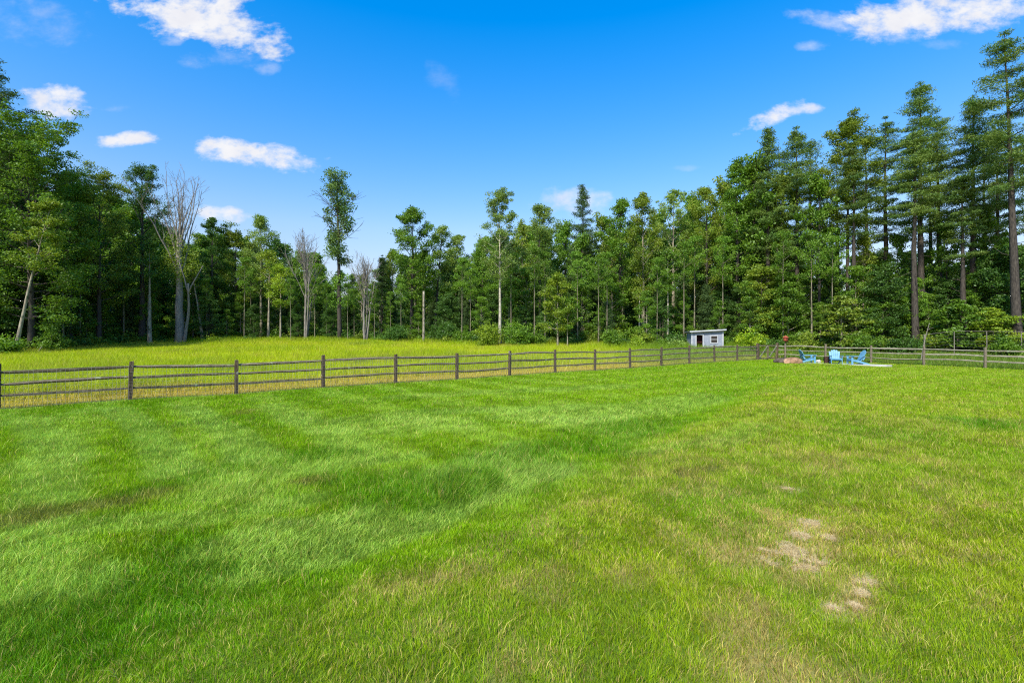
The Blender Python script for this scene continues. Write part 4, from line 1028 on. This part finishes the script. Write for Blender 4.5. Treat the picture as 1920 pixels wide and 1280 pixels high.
def put(di, x, Z, H):
    d = deep[di]; sc = H / d[7]; p = px(x, Z); rz = rng.rand() * 6.28
    nar = 1.0 if di not in (3, 4) else .72
    if d[8] is None:
        d[8] = plant_tree(d[0], 'tree', d[1], p, d[3], d[4], d[5], d[6], d[2], rz); d[8].scale = (sc, sc, sc)
    else: copy_tree(d[8], p, rz, sc * nar, None, 1 / nar)
top_x = [-300, 0, 120, 250, 330, 420, 500, 640, 720, 800, 860, 950, 1100, 1250, 1330, 1400, 1500, 1600, 1750, 1900, 2300]
top_y = [240, 260, 340, 390, 440, 440, 452, 492, 492, 465, 470, 425, 440, 430, 400, 380, 455, 470, 470, 465, 465]
for row, (dz, st, kinds) in enumerate(((3.0, 52, (0, 2, 1, 0)), (6.5, 58, (2, 1, 2, 0, 3)), (11, 66, (2, 4, 1, 2, 3)), (17, 74, (2, 0, 1, 2)), (25, 82, (2, 1, 2)), (36, 70, (2, 0)), (48, 70, (2, 1)))):
    x = -260 + row * 17
    while x < 2200:
        xx = x + rng.normal(0, 12); Z = float(np.interp(xx, EDGE[:, 0], EDGE[:, 1])) + dz + rng.normal(0, .9)
        lim = float(np.interp(xx, top_x, top_y)); base = 645
        frac = {0: .46, 1: .70, 2: .9, 3: 1.0, 4: 1.05, 5: 1.05, 6: 1.05}[row] * (.75 + .3 * rng.rand())
        k = kinds[rng.randint(len(kinds))]
        ty = base - (base - lim) * min(1.0, frac)
        if k in (3, 4): ty = lim + 5 * rng.rand()
        H = max(3.2, EYE + (CY - ty) / F * Z - gz(*px(xx, Z)))
        put(k, xx, Z, H)
        x += st * (.8 + .4 * rng.rand())
for x, Z, ty in ((1520, 52, 260), (1625, 50, 250), (1745, 50, 270), (1845, 48, 260), (1940, 45, 220), (1470, 54, 280), (40, 44, 240), (-60, 42, 200), (1570, 53, 290)):
    put(5, x, Z, tall(x, Z, ty))
for x, Z, H in ((812, 66, 7), (790, 70, 8), (835, 70, 8), (815, 78, 9), (775, 78, 8), (850, 80, 9), (600, 70, 7), (660, 72, 7), (700, 74, 8), (560, 74, 7)):
    put(2 if H != 8 else 1, x, Z, H)
for x, Z, ty in ((230, 58, 400), (110, 52, 370), (160, 55, 385), (1130, 62, 405), (1235, 60, 400), (1300, 60, 370), (1360, 58, 340), (1415, 57, 330), (980, 60, 420), (1060, 62, 420), (735, 66, 470), (600, 66, 500), (560, 64, 480), (470, 66, 455), (350, 62, 460)):
    put(3 if rng.rand() < .6 else 4, x, Z, tall(x, Z, ty))

for x, Z, ty in ((1535, 47, 330), (1618, 47, 440), (1682, 45, 440), (1775, 43, 420), (1850, 42, 400), (1885, 40, 450), (1465, 50, 330), (1415, 51, 300)):
    put(3 if rng.rand() < .6 else 4, x, Z, tall(x, Z, ty))
for x in np.arange(1395, 1990, 36):
    xx = x + rng.normal(0, 9); Z = float(np.interp(xx, EDGE[:, 0], EDGE[:, 1])) + 1.2 + 2.2 * rng.rand(); put(1 if rng.rand() < .6 else 0, xx, Z, 4.2 + 3.8 * rng.rand())
for x in np.arange(-20, 1380, 62):
    xx = x + rng.normal(0, 14); Z = float(np.interp(xx, EDGE[:, 0], EDGE[:, 1])) + 1.5 + 2 * rng.rand(); put(1 if rng.rand() < .5 else 0, xx, Z, 3.2 + 3.2 * rng.rand())
T, c = broad(260, 11, 1.5, hb=.62, nl=12, ntot=2200, pal='green', cs=.36, r0=.10, wig=.05)
slim = None
for x, dz, ty in ((118, 1, 450), (150, 2, 430), (232, 1.5, 470), (362, 2, 490), (388, .8, 520), (458, 1, 480), (470, 2.5, 500), (545, .5, 520), (590, 1.2, 520), (612, 2, 530), (652, .6, 530), (664, 2, 540), (702, 1, 540), (732, 1.6, 545), (752, .8, 520), (866, .5, 480), (882, 2, 500), (958, 1, 470), (1002, .6, 460), (1022, 1.4, 470), (1083, 1, 470), (1122, .5, 480), (1138, 1.8, 470), (1232, .8, 480), (1243, 1.6, 500), (1282, 1, 450), (1302, 2.4, 440), (1355, 2, 440), (1468, 1, 430), (1522, .8, 430), (1560, 1.5, 440)):
    Z = float(np.interp(x, EDGE[:, 0], EDGE[:, 1])) + dz; H = tall(x, Z, ty); p = px(x, Z); sc = H / 11
    if slim is None:
        slim = plant_tree('birch_tree', 'tree', 'slim pale stemmed tree among the trunks lining the wood edge', p, T, c, 'thin_bark', 'leaf', 'slim pale trees along the wood edge'); slim.scale = (sc, sc, sc)
    else: copy_tree(slim, p, rng.rand() * 6.28, sc * .85, None, 1 / .85)
# --- shrubs and undergrowth along the edge
def shrub(label, x, Z, top, w, seed, **k):
    T, c = bush(seed, max(.5, tall(x, Z, top)), wid(w, Z), **k)
    return plant_tree('shrub', 'shrub', label, px(x, Z), T, c, 'bark', 'leaf', stem='stem')
shrub('bright yellow green sapling bush right of the shed', 1405, 44, 608, 34, 301, pal='bright', ntot=2600, leaf=.2, stems=13, cs=.3)
shrub('tall rounded green bush left of the pale poplar trunk', 916, 47.5, 584, 30, 302, pal='yellow', ntot=5500, stems=16)
shrub('rounded green bush right of the pale poplar trunk', 972, 48, 592, 32, 303, pal='green', ntot=5000, stems=15)
shrub('small leafy bush with a bare twig before the dark maple', 1150, 46, 606, 22, 304, pal='green', ntot=2400)
shrub('small yellow green bush at the foot of the pale broken stem', 1192, 45.5, 618, 14, 305, pal='yellow', ntot=1600)
shrub('pale fresh green bush at the foot of the leaning birch', 10, 36.5, 610, 40, 306, pal='green', ntot=4500, stems=14)
shrub('low bush with spreading leaves right of the leaning birch', 92, 40.5, 600, 44, 307, pal='green', ntot=5000, stems=14)
shrub('mounded weedy bush at the foot of the bare tree', 400, 51.5, 628, 40, 308, pal='bright', ntot=3800, stems=18, leaf=.14)
shrub('dark low bush left of the short pale snag', 745, 54.5, 598, 34, 309, pal='dark', ntot=4500, stems=14)
shrub('spreading dark bush right of the short pale snag', 838, 54, 590, 40, 310, pal='dark', ntot=5500, stems=16)
shrub('broad dark bush between the clumpy maple and round bush', 872, 52.5, 606, 30, 311, pal='green', ntot=3800, stems=14)
shrub('yellowish bush behind the birdhouse post', 1512, 42.5, 612, 26, 312, pal='olive', ntot=3000, stems=12)
shrub('dark leafy bush behind the right blue chair', 1622, 41, 610, 34, 313, pal='green', ntot=4200, stems=14)
shrub('leafy bush at the foot of the forked pine', 1690, 40, 622, 30, 314, pal='dark', ntot=3500, stems=14)
shrub('fern like low bush under the tallest pine trunk', 1885, 35.6, 628, 28, 315, pal='green', ntot=3000, stems=12)
shrub('small rounded bush in front of the slender dark trunks', 1008, 49, 616, 24, 316, pal='green', ntot=2800)
shrub('low pale bush left of the shed wall', 1268, 45.5, 628, 20, 317, pal='pale', ntot=2400)
proto_b = []
for sd, pl in ((321, 'green'), (322, 'dark'), (323, 'olive')):
    T, c = bush(sd, 1.6, 1.3, pal=pl, ntot=2600, stems=12, leaf=.18, cs=.34); proto_b.append([T, c, None])
x = -60
k = 0
while x < 1990:
    q = proto_b[k % 3]; k += 1
    Z = float(np.interp(x, EDGE[:, 0], EDGE[:, 1])) + rng.normal(.9, .5); p = px(x, Z); sc = .55 + .65 * rng.rand()
    if 300 < x < 640: sc *= .6
    if q[2] is None:
        q[2] = plant_tree('shrub', 'shrub', 'low leafy shrub in the undergrowth line along the wood edge', p, q[0], q[1], 'bark', 'leaf', 'undergrowth shrubs along the wood edge', 0, 'stem'); q[2].scale = (sc,) * 3
    else: copy_tree(q[2], p, rng.rand() * 6.28, sc)
    x += 20 + 18 * rng.rand()
for dz, st in ((4.2, 46), (8.5, 50), (14, 56), (22, 60)):
    x = -120.0
    while x < 2050:
        Z = float(np.interp(x, EDGE[:, 0], EDGE[:, 1])) + dz + rng.normal(0, .8); q = proto_b[rng.randint(3)]
        copy_tree(q[2], px(x, Z), rng.rand() * 6.28, 1.0 + .7 * rng.rand(), 'leafy bush in the dim wood behind the edge shrubs')['group'] = 'bushes inside the wood'
        x += st * (.75 + .5 * rng.rand())
def fallen_log():
    p = px(58, 38.8); T = Tree(9); P = T.path((-1.2, 0, .12), (1, .1, .10), 2.6, 6, .05, .05); T.t.tube(P, np.linspace(.15, .10, 6), 8)
    Q = T.path(P[3], (.4, -.2, .7), .8, 4, 0, .1); T.t.tube(Q, np.linspace(.05, .02, 4), 5)
    o = T.t.build('fallen_log', M['dead_wood'], smooth=True); o.location = (*p, gz(*p)); tag(o, 'pale fallen log lying in brush at the far left field edge', 'log')
fallen_log()

# ------------------------------------------------------------------ sky, sun, camera
SUN_EL, SUN_AZ = 46.0, 206.0       # azimuth clockwise from +Y (view direction): behind the camera, to the left
sx, sy, sz = math.sin(R(SUN_AZ)) * math.cos(R(SUN_EL)), math.cos(R(SUN_AZ)) * math.cos(R(SUN_EL)), math.sin(R(SUN_EL))
import mathutils
sl = bpy.data.lights.new('sun', 'SUN'); sl.energy = 3.6; sl.angle = R(3.0); sl.color = (1, .95, .845)
so = bpy.data.objects.new('sun', sl); COL.objects.link(so); so.location = (-20, -20, 40)
so.rotation_euler = mathutils.Vector((sx, sy, sz)).to_track_quat('Z', 'Y').to_euler()

w = bpy.data.worlds.new('World'); SC.world = w; w.use_nodes = True
nt = w.node_tree; nt.nodes.clear(); L = nt.links.new
out = nd(nt, 'ShaderNodeOutputWorld'); bg = nd(nt, 'ShaderNodeBackground', i_Strength=.13)
sky = nd(nt, 'ShaderNodeTexSky', sky_type='NISHITA', sun_disc=False, sun_elevation=R(SUN_EL), sun_rotation=R(SUN_AZ), altitude=0.0, air_density=2.5, dust_density=.5, ozone_density=10.0)
hs = nd(nt, 'ShaderNodeHueSaturation', i_Saturation=1.45, i_Value=1.0); L(sky.outputs[0], hs.inputs['Color'])
tn = nd(nt, 'ShaderNodeVectorMath', operation='MULTIPLY'); L(hs.outputs[0], tn.inputs[0]); tn.inputs[1].default_value = (1, .76, 1)
tc = nd(nt, 'ShaderNodeTexCoord'); sp = nd(nt, 'ShaderNodeSeparateXYZ'); L(tc.outputs['Generated'], sp.inputs[0])
zup = nd(nt, 'ShaderNodeMapRange', clamp=True, i_1=0.0, i_2=.22, i_3=.085, i_4=.22); L(sp.outputs['Z'], zup.inputs[0])
zmx = nd(nt, 'ShaderNodeMath', operation='MAXIMUM'); L(zup.outputs[0], zmx.inputs[0]); L(sp.outputs['Z'], zmx.inputs[1])
svec = nd(nt, 'ShaderNodeCombineXYZ'); L(sp.outputs['X'], svec.inputs[0]); L(sp.outputs['Y'], svec.inputs[1]); L(zmx.outputs[0], svec.inputs[2])
snrm = nd(nt, 'ShaderNodeVectorMath', operation='NORMALIZE'); L(svec.outputs[0], snrm.inputs[0]); L(snrm.outputs[0], sky.inputs[0])
def mth(op, a, b=None, c=None):
    n = nd(nt, 'ShaderNodeMath', operation=op)
    for i, q in enumerate((a, b, c)):
        if q is None: continue
        if isinstance(q, (int, float)): n.inputs[i].default_value = q
        else: L(q, n.inputs[i])
    return n.outputs[0]
dy = mth('MAXIMUM', sp.outputs['Y'], .05)
U, V = mth('DIVIDE', sp.outputs['X'], dy), mth('DIVIDE', sp.outputs['Z'], dy)
cv = nd(nt, 'ShaderNodeCombineXYZ'); L(U, cv.inputs[0]); L(mth('MULTIPLY', V, 1.6), cv.inputs[1])
nz = nd(nt, 'ShaderNodeTexNoise', i_Scale=9.0, i_Detail=7.0, i_Roughness=.58, i_Distortion=.25); L(cv.outputs[0], nz.inputs['Vector'])
nf = mth('MULTIPLY_ADD', nz.outputs['Fac'], 2.6, -1.3)
nz2 = nd(nt, 'ShaderNodeTexNoise', i_Scale=26.0, i_Detail=5.0, i_Roughness=.6); L(cv.outputs[0], nz2.inputs['Vector'])
nf2 = mth('MULTIPLY_ADD', nz2.outputs['Fac'], 1.7, -.85)
NO = mth('ADD', nf, nf2)
CL = [  # centre x, y, half sizes, tilt, opacity, softness
    (360, 18, 135, 58, 6, 1.0, .55), (440, 58, 100, 42, 14, 1.0, .6), (325, 76, 26, 12, 0, .5, .9), (420, 110, 78, 22, -2, .42, 1.1), (500, 128, 22, 14, 0, .4, 1.0),
    (60, 38, 130, 46, 8, .42, 1.3), (104, 190, 66, 30, 6, .95, .6), (222, 203, 30, 9, -6, .3, 1.0), (245, 262, 64, 16, -4, .98, .5),
    (450, 286, 92, 26, 2, 1.0, .5), (530, 294, 80, 24, 10, 1.0, .55), (415, 401, 52, 16, 2, .95, .55), (1075, 378, 78, 30, 0, .72, .8),
    (1440, 222, 64, 17, -24, .95, .55), (1490, 206, 50, 11, -4, .85, .7), (1720, 34, 150, 40, -6, 1.0, .6), (1830, 14, 110, 44, 0, 1.0, .6), (1565, 44, 84, 18, 14, .6, .9),
    (1690, 66, 50, 18, 0, .7, .9), (836, 156, 42, 28, 50, .22, 1.2), (1285, 315, 40, 7, 0, .28, 1.0), (1523, 87, 30, 12, 0, .5, 1.0), (1770, 84, 46, 12, 0, .3, 1.1)]
alpha = None
for cx_, cy_, a, b, tl, op, so_ in CL:
    u0, v0 = (cx_ - CX) / F, (CY - cy_) / F
    c, s = math.cos(R(-tl)), math.sin(R(-tl))
    du, dv = mth('SUBTRACT', U, u0), mth('SUBTRACT', V, v0)
    p = mth('ADD', mth('MULTIPLY', du, c * F / a / 1.14), mth('MULTIPLY', dv, s * F / a / 1.14))
    q = mth('ADD', mth('MULTIPLY', du, -s * F / b / 1.14), mth('MULTIPLY', dv, c * F / b / 1.14))
    d = mth('SUBTRACT', 1.0, mth('ADD', mth('MULTIPLY', p, p), mth('MULTIPLY', q, q)))
    d = mth('ADD', d, mth('MULTIPLY', NO, 1.2))
    n = nd(nt, 'ShaderNodeMapRange', interpolation_type='SMOOTHSTEP', i_1=.05, i_2=.05 + so_ * 2.1, i_3=0.0, i_4=op); L(d, n.inputs[0])
    alpha = n.outputs[0] if alpha is None else mth('MAXIMUM', alpha, n.outputs[0])
front = mth('GREATER_THAN', sp.outputs['Y'], .06)
alpha = mth('MULTIPLY', alpha, front)
nz3 = nd(nt, 'ShaderNodeTexNoise', i_Scale=14.0, i_Detail=5.0); L(cv.outputs[0], nz3.inputs['Vector'])
ccol = nd(nt, 'ShaderNodeMix', data_type='RGBA'); L(mth('MULTIPLY_ADD', nz3.outputs['Fac'], 1.6, -.3), ccol.inputs[0])
ccol.inputs[6].default_value = (3.4, 3.45, 3.8, 1); ccol.inputs[7].default_value = (4.2, 4.2, 4.25, 1)
mx = nd(nt, 'ShaderNodeMix', data_type='RGBA'); L(alpha, mx.inputs[0]); L(tn.outputs[0], mx.inputs[6]); L(ccol.outputs[2], mx.inputs[7])
L(mx.outputs[2], bg.inputs['Color']); L(bg.outputs[0], out.inputs[0])

cam = bpy.data.cameras.new('camera'); co = bpy.data.objects.new('camera', cam); COL.objects.link(co)
cam.sensor_width = 36; cam.lens = 36 * F / 1920; cam.clip_end = 3000; cam.clip_start = .05
co.location = (0, 0, EYE); co.rotation_euler = (R(90), 0, 0); SC.camera = co
SC.view_settings.view_transform = 'Standard'; SC.view_settings.look = 'None'; SC.view_settings.exposure = 0.85; SC.view_settings.gamma = 1.0
SC.render.engine = 'CYCLES'
SC.cycles.pixel_filter_type = 'BLACKMAN_HARRIS'; SC.cycles.filter_width = 1.15
SC.cycles.max_bounces = 8; SC.cycles.diffuse_bounces = 4; SC.cycles.transmission_bounces = 4; SC.cycles.glossy_bounces = 2; SC.cycles.transparent_max_bounces = 4
SC.cycles.use_denoising = False
SC.cycles.sample_clamp_indirect = 4.0
